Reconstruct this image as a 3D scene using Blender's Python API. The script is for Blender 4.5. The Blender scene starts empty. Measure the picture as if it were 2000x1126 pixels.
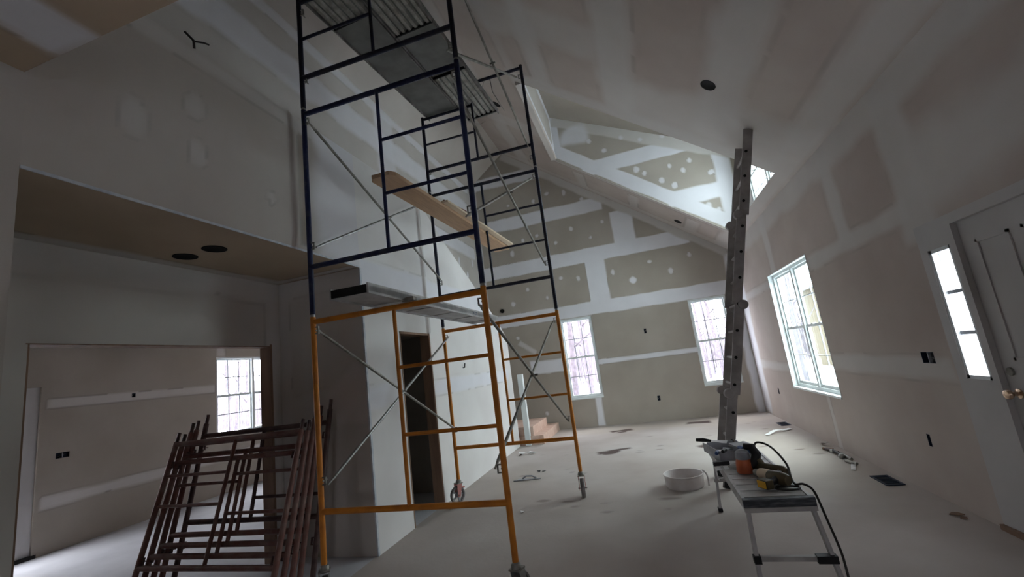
import bpy, bmesh, math, random
from mathutils import Vector, Matrix, noise

random.seed(7)
C = bpy.context.scene.collection
SC = bpy.context.scene

# ------------------------------------------------------------------ camera
cam_d = bpy.data.cameras.new('camera')
cam_d.sensor_fit = 'HORIZONTAL'
cam_d.sensor_width = 36.0
cam_d.lens = 844.92 / 2000 * 36.0
cam_d.clip_start = 0.05
cam_d.clip_end = 400
cam = bpy.data.objects.new('camera', cam_d)
C.objects.link(cam)
RT = Vector((0.94927884, 0.28734223, -0.12768761))
DN = Vector((-0.17262691, 0.1368404, -0.97543562))
FW = Vector((-0.26281102, 0.94800271, 0.1795027))
m3 = Matrix((RT, -DN, -FW)).transposed()
cam.matrix_world = Matrix.Translation((0, 0, 1.5)) @ m3.to_4x4()
SC.camera = cam

# ------------------------------------------------------------------ sky and exposure
SC.view_settings.view_transform = 'Standard'
SC.view_settings.look = 'None'
SC.view_settings.gamma = 1.0
SC.view_settings.use_curve_mapping = False
SC.view_settings.exposure = 0.0
SKY = 19.5
w = bpy.data.worlds.new('overcast_sky')
SC.world = w
w.use_nodes = True
wn, wl = w.node_tree.nodes, w.node_tree.links
bg = wn['Background']
tc = wn.new('ShaderNodeTexCoord')
sx = wn.new('ShaderNodeSeparateXYZ')
rp = wn.new('ShaderNodeValToRGB')
wl.new(tc.outputs['Generated'], sx.inputs[0])
wl.new(sx.outputs['Z'], rp.inputs['Fac'])
rp.color_ramp.elements[0].position = 0.0
rp.color_ramp.elements[0].color = (0.60, 0.60, 0.64, 1)
rp.color_ramp.elements[1].position = 0.9
rp.color_ramp.elements[1].color = (1.0, 0.965, 0.98, 1)
wl.new(rp.outputs['Color'], bg.inputs['Color'])
bg.inputs['Strength'].default_value = SKY
SC.cycles.max_bounces = 10
SC.cycles.diffuse_bounces = 7
SC.cycles.transparent_max_bounces = 16
SC.cycles.sample_clamp_indirect = 8
SC.cycles.use_denoising = True
SC.cycles.caustics_reflective = False
SC.cycles.caustics_refractive = False


def portal(name, loc, direction, sx_, sy_):
    l = bpy.data.lights.new(name, 'AREA')
    l.shape = 'RECTANGLE'
    l.size, l.size_y = sx_, sy_
    o = bpy.data.objects.new(name, l)
    o.location = loc
    o.rotation_euler = Vector(direction).to_track_quat('-Z', 'Y').to_euler()
    C.objects.link(o)
    l.cycles.is_portal = True
    return o


portal('window_portal', (2.32, 7.02, 1.54), (-1, 0, 0), 1.8, 1.8)
portal('window_portal', (2.40, 7.35, 4.30), (-1, 0, 0), 2.0, 1.4)
portal('window_portal', (-1.37, 10.2, 1.54), (0, -1, 0), 0.8, 1.9)
portal('window_portal', (1.48, 10.2, 1.54), (0, -1, 0), 0.8, 1.9)
portal('window_portal', (-.1, -3.15, 1.6), (0, 1, 0), 1.2, 1.0)  # sky portal of the added window behind the camera
portal('window_portal', (-7.55, 7.1, 1.67), (1, 0, 0), 2.2, 1.5)


# ------------------------------------------------------------------ materials
def mat(name, col, rough=0.8, metal=0.0, spec=0.3, nscale=0, col2=None, bump=0.0, bscale=60, stretch=None,
        lo=0.35, hi=0.65, detail=4):
    m = bpy.data.materials.new(name)
    m.use_nodes = True
    n, l = m.node_tree.nodes, m.node_tree.links
    b = n['Principled BSDF']
    b.inputs['Roughness'].default_value = rough
    b.inputs['Metallic'].default_value = metal
    b.inputs['Specular IOR Level'].default_value = spec
    b.inputs['Base Color'].default_value = (*col, 1)
    t = n.new('ShaderNodeTexCoord')
    src = t.outputs['Object']
    if stretch:
        mp = n.new('ShaderNodeMapping')
        mp.inputs['Scale'].default_value = stretch
        l.new(src, mp.inputs['Vector'])
        src = mp.outputs['Vector']
    if col2:
        nz = n.new('ShaderNodeTexNoise')
        nz.inputs['Scale'].default_value = nscale
        nz.inputs['Detail'].default_value = detail
        l.new(src, nz.inputs['Vector'])
        r = n.new('ShaderNodeValToRGB')
        r.color_ramp.elements[0].position = lo
        r.color_ramp.elements[1].position = hi
        r.color_ramp.elements[0].color = (*col, 1)
        r.color_ramp.elements[1].color = (*col2, 1)
        l.new(nz.outputs['Fac'], r.inputs['Fac'])
        l.new(r.outputs['Color'], b.inputs['Base Color'])
    if bump:
        nb = n.new('ShaderNodeTexNoise')
        nb.inputs['Scale'].default_value = bscale
        nb.inputs['Detail'].default_value = 5
        l.new(src, nb.inputs['Vector'])
        bp = n.new('ShaderNodeBump')
        bp.inputs['Strength'].default_value = bump
        bp.inputs['Distance'].default_value = 0.01
        l.new(nb.outputs['Fac'], bp.inputs['Height'])
        l.new(bp.outputs['Normal'], b.inputs['Normal'])
    return m


PAPER = (0.375, 0.335, 0.29)
M = {}
M['board'] = mat('drywall_paper', PAPER, 0.95, spec=0.1, nscale=1.3, col2=(0.42, 0.38, 0.335), bump=0.05, bscale=90)
M['board_white'] = mat('skimmed_drywall', (0.78, 0.77, 0.76), 0.95, spec=0.1, nscale=1.1, col2=(0.70, 0.68, 0.67), bump=0.05)
M['board_mid'] = mat('half_skimmed_drywall', (0.46, 0.42, 0.385), 0.95, spec=0.1, nscale=1.2, col2=(0.52, 0.485, 0.45), bump=0.05)
M['ceil_brown'] = mat('ceiling_paper', (0.44, 0.35, 0.26), 0.95, spec=0.1, nscale=1.3, col2=(0.50, 0.40, 0.30))
M['board_warm'] = mat('warm_drywall_paper', (0.46, 0.395, 0.36), 0.95, spec=0.1, nscale=1.2, col2=(0.53, 0.47, 0.43), bump=0.05)
M['board_pale'] = mat('pale_skimmed_drywall', (0.56, 0.53, 0.50), 0.95, spec=0.1, nscale=1.2, col2=(0.50, 0.465, 0.435), bump=0.05)
M['white'] = mat('white_vinyl', (0.74, 0.78, 0.78), 0.45, nscale=3, col2=(0.68, 0.73, 0.74))
M['doorw'] = mat('primed_door', (0.52, 0.505, 0.50), 0.6, nscale=2, col2=(0.47, 0.455, 0.45))
M['muntin'] = mat('grille_bar', (0.35, 0.38, 0.42), 0.5)
M['floor'] = mat('dusty_subfloor', (0.395, 0.345, 0.315), 0.9, spec=0.15, nscale=0.9, col2=(0.51, 0.475, 0.45), bump=0.15, bscale=25,
                 lo=0.3, hi=0.7, detail=8)
M['floor_far'] = mat('dusty_subfloor_far', (0.44, 0.45, 0.48), 0.9, spec=0.15, nscale=1.5, col2=(0.54, 0.55, 0.58), bump=0.1)
M['jamb'] = mat('rough_wood_jamb', (0.27, 0.175, 0.12), 0.8, nscale=3, col2=(0.20, 0.125, 0.085), stretch=(6, 6, .6))
M['closet_brown'] = mat('closet_board', (0.28, 0.25, 0.22), 0.95, nscale=2, col2=(0.22, 0.2, 0.18))  # plain dark brown for the closet and the loft floor
M['orange'] = mat('orange_scaffold_paint', (0.62, 0.23, 0.03), 0.45, nscale=9, col2=(0.42, 0.14, 0.025), lo=.45, hi=.75, bump=.1)
M['navy'] = mat('navy_scaffold_paint', (0.012, 0.018, 0.065), 0.4, nscale=14, col2=(0.06, 0.065, 0.085), lo=.5, hi=.8, bump=.1)
M['navy2'] = mat('worn_navy_scaffold_paint', (0.016, 0.02, 0.045), 0.45, nscale=10, col2=(0.05, 0.045, 0.045), lo=.45, hi=.8)
M['redpaint'] = mat('maroon_scaffold_paint', (0.16, 0.065, 0.052), 0.5, nscale=10, col2=(0.20, 0.13, 0.11), lo=.4, hi=.7, bump=.1)
M['reddark'] = mat('dark_maroon_paint', (0.06, 0.032, 0.03), 0.5, nscale=10, col2=(0.12, 0.07, 0.06), lo=.4, hi=.7)
M['zinc'] = mat('galvanised_steel', (0.42, 0.43, 0.42), 0.4, 0.75, nscale=12, col2=(0.26, 0.26, 0.25))
M['zincdark'] = mat('dusty_steel', (0.20, 0.19, 0.17), 0.55, 0.5, nscale=12, col2=(0.34, 0.33, 0.30))
M['alum'] = mat('dusty_aluminium', (0.36, 0.35, 0.345), 0.55, 0.3, nscale=8, col2=(0.50, 0.49, 0.485), bump=.05)
M['alumdark'] = mat('compound_smeared_aluminium', (0.13, 0.12, 0.115), 0.6, 0.35, nscale=7, col2=(0.28, 0.26, 0.25), lo=.4, hi=.7)
M['ladder'] = mat('dusty_ladder_aluminium', (0.26, 0.24, 0.235), 0.6, 0.1, nscale=6, col2=(0.42, 0.39, 0.385), lo=.4, hi=.75)
M['endcap'] = mat('scuffed_blue_black_plastic', (0.05, 0.055, 0.065), 0.6, nscale=14, col2=(0.16, 0.17, 0.185), lo=.4, hi=.75, stretch=(1, 1, 6))
M['plankpanel'] = mat('plank_underside', (0.13, 0.13, 0.12), 0.8, 0.0, nscale=5, col2=(0.17, 0.17, 0.16))
M['black'] = mat('black_rubber', (0.015, 0.015, 0.016), 0.6)
M['hole'] = mat('black_housing', (0.01, 0.01, 0.01), 0.9)
M['elecbox'] = mat('blue_electrical_box', (0.01, 0.02, 0.045), 0.6)
M['osb'] = mat('pine_tread', (0.55, 0.36, 0.28), 0.85, nscale=8, col2=(0.66, 0.50, 0.42), stretch=(1, 6, 1))
M['pine'] = mat('pine_plank', (0.50, 0.33, 0.20), 0.8, nscale=5, col2=(0.38, 0.25, 0.16), stretch=(14, .8, 14), lo=.3, hi=.75)
M['pineedge'] = mat('pine_edge', (0.66, 0.54, 0.40), 0.8)
M['wheel'] = mat('caster_tyre', (0.15, 0.14, 0.14), 0.6, nscale=8, col2=(0.32, 0.30, 0.30))
M['pink'] = mat('faded_red_fork', (0.50, 0.22, 0.20), 0.6)
M['plastic_w'] = mat('white_plastic', (0.72, 0.69, 0.69), 0.5, nscale=6, col2=(0.60, 0.55, 0.53))
M['yellow'] = mat('yellow_plastic', (0.75, 0.42, 0.03), 0.45)
M['olive'] = mat('dark_tool_plastic', (0.045, 0.038, 0.018), 0.5, nscale=9, col2=(0.10, 0.075, 0.04))
M['redtool'] = mat('orange_red_plastic', (0.55, 0.14, 0.05), 0.45, nscale=8, col2=(0.40, 0.10, 0.05))
M['tape_grey'] = mat('dusty_grey_metal', (0.30, 0.31, 0.34), 0.6, 0.2, nscale=9, col2=(0.42, 0.43, 0.46))
M['blue'] = mat('blue_label', (0.05, 0.10, 0.25), 0.6)
M['wire'] = mat('cable_sheath', (0.018, 0.016, 0.013), 0.5)
M['paper_w'] = mat('white_paper', (0.80, 0.80, 0.80), 0.9)
M['brass'] = mat('satin_brass', (0.75, 0.55, 0.40), 0.25, 0.9)
M['bead'] = mat('metal_corner_bead', (0.45, 0.50, 0.56), 0.5, 0.0, nscale=20, col2=(0.62, 0.65, 0.68))
M['snow'] = mat('snow', (0.80, 0.82, 0.86), 0.9, nscale=.4, col2=(0.70, 0.72, 0.77), bump=.2, bscale=2)
M['bark'] = mat('grey_bark', (0.075, 0.065, 0.075), 0.95, nscale=9, col2=(0.12, 0.105, 0.12))
M['thicket'] = mat('winter_brush', (0.10, 0.088, 0.10), 0.95, nscale=3, col2=(0.17, 0.15, 0.17))
M['hill'] = mat('wooded_hill', (0.055, 0.05, 0.055), 0.95, nscale=.8, col2=(0.10, 0.095, 0.105), stretch=(1, 1, .3))
M['siding'] = mat('teal_siding', (0.055, 0.080, 0.077), 0.8)
M['tan'] = mat('brown_siding', (0.095, 0.075, 0.05), 0.8)
M['ext'] = mat('exterior_sheathing', (0.5, 0.5, 0.48), 0.9)


def coat(m, rough_noise=True):
    """let the vertex colour 'coat' (rgb = joint compound tone, a = how much of it) lie over a material's own colour"""
    n, l = m.node_tree.nodes, m.node_tree.links
    b = n['Principled BSDF']
    at = n.new('ShaderNodeAttribute'); at.attribute_name = 'coat'
    mx = n.new('ShaderNodeMix'); mx.data_type = 'RGBA'
    if b.inputs['Base Color'].links:
        l.new(b.inputs['Base Color'].links[0].from_socket, mx.inputs[6])
    else:
        mx.inputs[6].default_value = b.inputs['Base Color'].default_value
    nz = n.new('ShaderNodeTexNoise'); nz.inputs['Scale'].default_value = 2.2; nz.inputs['Detail'].default_value = 6
    t = n.new('ShaderNodeTexCoord'); l.new(t.outputs['Object'], nz.inputs['Vector'])
    mr = n.new('ShaderNodeMapRange'); mr.inputs['To Min'].default_value = .90; mr.inputs['To Max'].default_value = 1.08
    l.new(nz.outputs['Fac'], mr.inputs['Value'])
    vm = n.new('ShaderNodeVectorMath'); vm.operation = 'SCALE'
    l.new(at.outputs['Color'], vm.inputs[0]); l.new(mr.outputs[0], vm.inputs['Scale'])
    l.new(vm.outputs[0], mx.inputs[7])
    l.new(at.outputs['Alpha'], mx.inputs[0])
    l.new(mx.outputs[2], b.inputs['Base Color'])
    return m


for k_ in ('board', 'board_white', 'board_mid', 'board_warm', 'board_pale', 'ceil_brown', 'floor'):
    coat(M[k_])
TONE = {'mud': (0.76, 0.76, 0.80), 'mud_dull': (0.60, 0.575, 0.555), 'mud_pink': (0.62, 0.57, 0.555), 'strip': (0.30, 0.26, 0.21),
        'dirt': (0.085, 0.058, 0.052), 'soft_brown': (0.46, 0.41, 0.35)}


def glass(name, tint, gl=0.06):
    m = bpy.data.materials.new(name)
    m.use_nodes = True
    n, l = m.node_tree.nodes, m.node_tree.links
    n.remove(n['Principled BSDF'])
    o = n['Material Output']
    tr = n.new('ShaderNodeBsdfTransparent'); tr.inputs[0].default_value = (*tint, 1)
    g = n.new('ShaderNodeBsdfGlossy'); g.inputs['Roughness'].default_value = 0.02
    lw = n.new('ShaderNodeLayerWeight'); lw.inputs['Blend'].default_value = .5
    pw = n.new('ShaderNodeMath'); pw.operation = 'POWER'; pw.inputs[1].default_value = 5
    ml = n.new('ShaderNodeMath'); ml.operation = 'MULTIPLY_ADD'; ml.inputs[1].default_value = .4; ml.inputs[2].default_value = .03
    l.new(lw.outputs['Facing'], pw.inputs[0]); l.new(pw.outputs[0], ml.inputs[0])
    fr = ml
    mx = n.new('ShaderNodeMixShader')
    l.new(fr.outputs[0], mx.inputs[0]); l.new(tr.outputs[0], mx.inputs[1]); l.new(g.outputs[0], mx.inputs[2])
    l.new(mx.outputs[0], o.inputs[0])
    return m


M['glass'] = glass('clear_glass', (0.93, 0.95, 0.97))
M['glass_green'] = glass('greenish_glass', (0.86, 0.94, 0.93))


# ------------------------------------------------------------------ mesh helpers
class MB:
    def __init__(s):
        s.v, s.f, s.a = [], [], []

    def add(s, vs, fs):
        b = len(s.v)
        s.v += [Vector(x) for x in vs]
        s.f += [tuple(b + i for i in f) for f in fs]
        return s

    def box(s, x0, x1, y0, y1, z0, z1):
        return s.add([(x0, y0, z0), (x1, y0, z0), (x1, y1, z0), (x0, y1, z0), (x0, y0, z1), (x1, y0, z1), (x1, y1, z1), (x0, y1, z1)],
                     [(0, 3, 2, 1), (4, 5, 6, 7), (0, 1, 5, 4), (1, 2, 6, 5), (2, 3, 7, 6), (3, 0, 4, 7)])

    def beam(s, p0, p1, w_, h_, up=(0, 0, 1)):
        """rectangular bar from p0 to p1; h along up, w across"""
        p0, p1 = Vector(p0), Vector(p1)
        d = (p1 - p0).normalized()
        up = Vector(up)
        a = d.cross(up)
        if a.length < 1e-4:
            a = d.cross(Vector((1, 0, 0)))
        a.normalize()
        b = a.cross(d).normalized()
        vs = []
        for p in (p0, p1):
            for i, j in ((-1, -1), (1, -1), (1, 1), (-1, 1)):
                vs.append(p + a * (i * w_ / 2) + b * (j * h_ / 2))
        return s.add(vs, [(0, 1, 2, 3), (7, 6, 5, 4), (0, 4, 5, 1), (1, 5, 6, 2), (2, 6, 7, 3), (3, 7, 4, 0)])

    def tube(s, pts, r, n=10, cap=True):
        pts = [Vector(p) for p in pts]
        rs = r if isinstance(r, (list, tuple)) else [r] * len(pts)
        prev = None
        vs, fs = [], []
        for i, p in enumerate(pts):
            if i == 0: d = pts[1] - p
            elif i == len(pts) - 1: d = p - pts[i - 1]
            else: d = pts[i + 1] - pts[i - 1]
            d.normalize()
            if prev is None:
                a = d.orthogonal().normalized()
            else:
                a = (prev - d * prev.dot(d)).normalized()
            prev = a
            b = d.cross(a)
            for k in range(n):
                t = 2 * math.pi * k / n
                vs.append(p + (a * math.cos(t) + b * math.sin(t)) * rs[i])
        for i in range(len(pts) - 1):
            for k in range(n):
                k2 = (k + 1) % n
                fs.append((i * n + k, i * n + k2, (i + 1) * n + k2, (i + 1) * n + k))
        if cap:
            fs.append(tuple(reversed(range(n))))
            fs.append(tuple((len(pts) - 1) * n + k for k in range(n)))
        return s.add(vs, fs)

    def lathe(s, prof, c=(0, 0, 0), axis='z', n=28, closed=False):
        vs, fs = [], []
        for r, h in prof:
            for k in range(n):
                t = 2 * math.pi * k / n
                x, y = r * math.cos(t), r * math.sin(t)
                p = {'z': (x, y, h), 'x': (h, x, y), 'y': (y, h, x)}[axis]
                vs.append(Vector(c) + Vector(p))
        m = len(prof)
        for i in range(m if closed else m - 1):
            j = (i + 1) % m
            for k in range(n):
                k2 = (k + 1) % n
                fs.append((i * n + k, i * n + k2, j * n + k2, j * n + k))
        if not closed:
            if prof[0][0] > 1e-5: fs.append(tuple(reversed(range(n))))
            if prof[-1][0] > 1e-5: fs.append(tuple((m - 1) * n + k for k in range(n)))
        return s.add(vs, fs)

    def prism(s, poly, T):
        n = len(poly)
        T = Vector(T)
        vs = [Vector(p) for p in poly] + [Vector(p) + T for p in poly]
        fs = [tuple(range(n)), tuple(reversed(range(n, 2 * n)))] + [(i, i + n, (i + 1) % n + n, (i + 1) % n) for i in range(n)]
        return s.add(vs, fs)

    def panel(s, O, U, V, T, us, vs_, holes):
        """slab with rectangular holes and their reveals; us, vs_ are ranges, holes (u0,u1,v0,v1)"""
        O, U, V, T = Vector(O), Vector(U), Vector(V), Vector(T)
        gu = sorted(set([us[0], us[1]] + [h[0] for h in holes] + [h[1] for h in holes]))
        gv = sorted(set([vs_[0], vs_[1]] + [h[2] for h in holes] + [h[3] for h in holes]))
        gu = [g for g in gu if us[0] <= g <= us[1]]
        gv = [g for g in gv if vs_[0] <= g <= vs_[1]]
        nu, nv = len(gu), len(gv)
        solid = {}
        for i in range(nu - 1):
            for j in range(nv - 1):
                cu, cv = (gu[i] + gu[i + 1]) / 2, (gv[j] + gv[j + 1]) / 2
                solid[i, j] = not any(h[0] < cu < h[1] and h[2] < cv < h[3] for h in holes)
        P = lambda i, j, k: (k * nu + i) * nv + j
        vs = [O + U * gu[i] + V * gv[j] + T * k for k in (0, 1) for i in range(nu) for j in range(nv)]
        fs = []
        for (i, j), sol in solid.items():
            if not sol: continue
            fs.append((P(i, j, 0), P(i + 1, j, 0), P(i + 1, j + 1, 0), P(i, j + 1, 0)))
            fs.append((P(i, j + 1, 1), P(i + 1, j + 1, 1), P(i + 1, j, 1), P(i, j, 1)))
            for di, dj, a, b in ((-1, 0, (i, j), (i, j + 1)), (1, 0, (i + 1, j + 1), (i + 1, j)), (0, -1, (i + 1, j), (i, j)), (0, 1, (i, j + 1), (i + 1, j + 1))):
                if not solid.get((i + di, j + dj), False):
                    fs.append((P(*a, 0), P(*b, 0), P(*b, 1), P(*a, 1)))
        return s.add(vs, fs)

    def skin(s, P, ur, bot, top, N, step=.05, holes=()):
        """finely divided face 1.5 mm in front of a wall; rows follow bot(u)..top(u); holes (u0,u1,v0,v1)"""
        N = Vector(N).normalized() * .0015
        us = set([ur[0], ur[1]])
        for h in holes: us |= {h[0], h[1]}
        us = sorted(u for u in us if ur[0] <= u <= ur[1])
        U = []
        for a, b in zip(us[:-1], us[1:]):
            n = max(1, int(round((b - a) / step)))
            U += [a + (b - a) * i / n for i in range(n)]
        U.append(us[-1])
        # split the height at hole edges when the surface is rectangular there
        vb = sorted({v for h in holes for v in (h[2], h[3])})
        vs, fs = [], []
        lo = min(bot(u) for u in U)
        cuts = [None] + [v for v in vb if lo < v < min(top(u) for u in U)] + [None]
        rows = []
        for a, b in zip(cuts[:-1], cuts[1:]):
            hh = ((b if b is not None else max(top(u) for u in U)) - (a if a is not None else lo))
            n = max(1, int(round(hh / step)))
            rows += [(a, b, i / n) for i in range(n)]
        rows.append((cuts[-2], None, 1.0))
        for u in U:
            for a, b, t in rows:
                za = bot(u) if a is None else a
                zb_ = top(u) if b is None else b
                vs.append(Vector(P(u, za + (zb_ - za) * t)) + N)
        m = len(rows)
        for i in range(len(U) - 1):
            for j in range(m - 1):
                cu = (U[i] + U[i + 1]) / 2
                a, b, t = rows[j]
                t2 = rows[j + 1][2] if rows[j + 1][0] == a else 1.0
                za = bot(cu) if a is None else a
                zb_ = top(cu) if b is None else b
                cv = za + (zb_ - za) * (t + t2) / 2
                if any(h[0] < cu < h[1] and h[2] < cv < h[3] for h in holes): continue
                fs.append((i * m + j, i * m + j + 1, (i + 1) * m + j + 1, (i + 1) * m + j))
        return s.add(vs, fs)

    def build(s, name, material, parent=None, smooth=False, bevel=0, loc=None, rot=None):
        me = bpy.data.meshes.new(name)
        me.from_pydata([tuple(v) for v in s.v], [], s.f)
        bm = bmesh.new(); bm.from_mesh(me)
        bmesh.ops.remove_doubles(bm, verts=bm.verts, dist=1e-5) if len(bm.verts) < 4000 else None
        bmesh.ops.recalc_face_normals(bm, faces=bm.faces)
        if bevel:
            bmesh.ops.bevel(bm, geom=[e for e in bm.edges], offset=bevel, segments=2, profile=.7, affect='EDGES')
        bm.to_mesh(me); bm.free()
        if smooth:
            me.polygons.foreach_set('use_smooth', [True] * len(me.polygons))
            if smooth != 'all':
                me.set_sharp_from_angle(angle=math.radians(40))
        me.materials.append(material)
        o = bpy.data.objects.new(name, me)
        C.objects.link(o)
        if parent: o.parent = parent
        if loc is not None: o.location = loc
        if rot is not None: o.rotation_euler = rot
        return o


def thing(name, label, cat, loc=(0, 0, 0), rot=(0, 0, 0), group=None):
    o = bpy.data.objects.new(name, None)
    o.empty_display_size = .1
    C.objects.link(o)
    o.location = loc; o.rotation_euler = rot
    o['label'] = label; o['category'] = cat
    if group: o['group'] = group
    return o


def tag(o, label, cat, group=None):
    o['label'] = label; o['category'] = cat
    if group: o['group'] = group
    return o


def struct(o):
    o['kind'] = 'structure'
    return o


def struct_empty(name, loc=(0, 0, 0)):
    o = bpy.data.objects.new(name, None)
    o.empty_display_size = .1
    C.objects.link(o); o.location = loc
    o['kind'] = 'structure'
    return o


# joint compound, dirt and stains: painted into a colour attribute of finely divided surfaces
import numpy as np
PAINT = {}


def _wob(p, seed, fr):
    a_ = np.sin(p[:, 0] * fr * 1.7 + seed * 1.3 + 2.1 * np.sin(p[:, 1] * fr * .9 + seed)) * .5
    b_ = np.sin(p[:, 1] * fr * 1.3 + seed * 2.7 + 1.7 * np.sin(p[:, 2] * fr * 1.1 + seed * .7)) * .5
    c_ = np.sin(p[:, 2] * fr * 1.9 + seed * .9 + 1.9 * np.sin(p[:, 0] * fr * 1.2 - seed)) * .5
    return (a_ + b_ + c_) / 1.5


def band(F, N, a, b, w_, parent, tone='mud', f=0.05, amount=1.0, name=None, wob=0.6):
    PAINT.setdefault(parent.name, []).append(('b', tuple(F(*a)), tuple(F(*b)), tuple(N), w_, f, amount, tone, wob, random.random() * 50))


def spot(F, N, c, r, parent, tone='mud', amount=.8, name=None, sx=1.0, sy=1.0, f=.35, lift=0):
    e1 = Vector(F(c[0] + .1, c[1])) - Vector(F(*c))
    PAINT.setdefault(parent.name, []).append(('s', tuple(F(*c)), tuple(e1.normalized()), tuple(N), r, f, amount, tone, (sx, sy), random.random() * 50))


def apply_paint():
    for nm, ops in PAINT.items():
        o = bpy.data.objects[nm]
        me = o.data
        n = len(me.vertices)
        P = np.empty(n * 3, dtype=np.float32); me.vertices.foreach_get('co', P); P = P.reshape(-1, 3)
        col = np.zeros((n, 4), dtype=np.float32)
        for op in ops:
            N = np.array(op[3], float); N /= np.linalg.norm(N)
            if op[0] == 'b':
                _, A, B, _, w_, f, am, tone, wob, sd = op
                A, B = np.array(A), np.array(B)
                L = np.linalg.norm(B - A); d = (B - A) / L; s_ = np.cross(d, N)
                q = P - A
                t = q @ d; c = np.abs(q @ s_); h = q @ N
                wv = (_wob(P, sd, 4.0) * .6 + _wob(P, sd + 3, 9.0) * .3) * f * wob
                dist = np.maximum(c + wv - w_ / 2, np.maximum(-t, t - L) + wv)
                al = np.clip(1 - dist / f, 0, 1)
            else:
                _, A, e1, _, r, f, am, tone, (sx_, sy_), sd = op
                q = P - np.array(A); e1 = np.array(e1); e2 = np.cross(N, e1)
                h = q @ N
                rr = np.sqrt((q @ e1 / sx_) ** 2 + (q @ e2 / sy_) ** 2) / r
                rr = rr * (1 + .25 * _wob(P, sd, 16.0 if r < .09 else 7.0))
                al = np.clip((1 + f - rr) / (f + .25), 0, 1)
            al = al * al * (3 - 2 * al) * am * (np.abs(h) < .03)
            T = np.array(TONE[tone], dtype=np.float32)
            a0 = col[:, 3]
            an = al + a0 * (1 - al)
            with np.errstate(divide='ignore', invalid='ignore'):
                k = np.where(an > 1e-6, al / np.maximum(an, 1e-6), 0)[:, None]
            col[:, :3] = col[:, :3] * (1 - k) + T * k
            col[:, 3] = an
        at = me.attributes.new('coat', 'FLOAT_COLOR', 'POINT')
        at.data.foreach_set('color', col.ravel())
    ms = {M[k_].name for k_ in ('board', 'board_white', 'board_mid', 'board_warm', 'board_pale', 'ceil_brown', 'floor')}
    for me in bpy.data.meshes:
        if me.materials and me.materials[0] and me.materials[0].name in ms and 'coat' not in me.attributes:
            at = me.attributes.new('coat', 'FLOAT_COLOR', 'POINT')
            at.data.foreach_set('color', [0.0] * (4 * len(me.vertices)))


# ------------------------------------------------------------------ room dimensions
XL, XR, YB, XS = -2.58, 2.14, 10.04, -3.60      # partition, right wall, back wall, stair wall
ZK, SL = 2.69, 0.753                             # kitchen ceiling height, roof pitch
rz = lambda x: 4.98 - SL * x                     # height of the right ceiling slope
XRG = -2.60                                      # ridge
lz = lambda x: rz(XRG) + SL * (x - XRG)          # left slope
F_back = lambda u, v: (u, YB, v)
F_part = lambda u, v: (XL, u, v)
F_right = lambda u, v: (XR, u, v)
F_stair = lambda u, v: (XS, u, v)
F_slope = lambda u, v: (u, v, rz(u))
F_cheek = lambda u, v: (u, 8.8, v)
F_col = lambda u, v: (u, 3.68, v)
F_far = lambda u, v: (-7.4, u, v)
N_back, N_part, N_right, N_slope = (0, -1, 0), (1, 0, 0), (-1, 0, 0), (-SL, 0, -1)

# ------------------------------------------------------------------ floor
fl = struct(MB().box(XL - .02, XR + .12, -3.0, YB + .1, -.12, 0).skin(lambda u, v: (u, v, -.0014), (XL, XR), lambda u: 3.5, lambda u: YB, (0, 0, 1), .03).build('floor', M['floor']))
fl2 = MB().box(XS - 4.0, XL - .02, -.5, YB + .1, -.12, 0).build('floor', M['floor_far'])
struct(fl2)

# ------------------------------------------------------------------ back wall (gable)
W1 = (-1.75, -1.00, 0.63, 2.45)
W2 = (1.10, 1.85, 0.63, 2.45)
ob = [(0.095, 0.145, 1.875, 1.975), (0.120, 0.175, .42, .52)]
mb = MB().panel((0, YB, 0), (1, 0, 0), (0, 0, 1), (0, .12, 0), (XS, XR + .12), (0, 3.2), [W1, W2] + ob)
mb.prism([(XS, YB, 3.2), (XR + .12, YB, 3.2), (XR + .12, YB, rz(XR + .12) + .1), (XRG, YB, rz(XRG) + .1), (XS, YB, lz(XS) + .1)], (0, .12, 0))
mb.skin(F_back, (XS, XR), lambda u: 0, lambda u: rz(u) if u > XRG else lz(u), N_back, .03, [W1, W2] + ob)
wall_back = struct(mb.build('wall_back', M['board']))
for a, b, w_, f in [((-1.0, 1.385), (1.10, 1.385), .075, .03), ((-2.55, 1.43), (-1.77, 1.43), .26, .05), ((1.88, 1.385), (2.1, 1.385), .10, .04),
                    ((-3.5, 2.62), (2.12, 2.60), .27, .03), ((-3.5, 3.85), (1.38, 3.87), .30, .03), ((-3.5, 5.03), (-.35, 5.04), .28, .04),
                    ((-3.5, 6.24), (-1.75, 6.2), .26, .05), ((-.72, 3.72), (-.72, 2.7), .44, .02), ((.04, 4.75), (.04, 3.95), .46, .04),
                    ((-1.13, .62), (-1.14, .02), .13, .02), ((2.06, 0), (2.06, 3.3), .10, .06), ((-3.5, 6.1), (-3.5, 2.7), .1, .05)]:
    band(F_back, N_back, a, b, w_, wall_back, f=f)
band(lambda u, v: (u, YB, rz(u) - .09), N_back, (XRG, 0), (2.05, 0), .13, wall_back, 'mud_dull', f=.06)
for p in [(-1.59, 5.59), (-1.18, 5.51), (-1.95, 5.46), (-.78, 5.25), (-2.6, 5.5), (-.39, 4.58), (-1.14, 4.57), (-.71, 4.27), (-1.55, 4.31), (-1.98, 4.58),
          (-1.55, 3.43), (-1.15, 3.35), (-.35, 3.36), (.06, 3.09), (.48, 3.44), (.89, 3.15), (1.32, 3.45), (-2.39, 3.31), (-2.8, 3.0), (-1.95, 3.03),
          (-2.66, 4.26), (-2.35, 4.54), (-2.79, 2.18), (-2.34, .38)]:
    spot(F_back, N_back, p, random.uniform(.034, .052), wall_back, sy=random.uniform(.8, 1.5), amount=.75)
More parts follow.
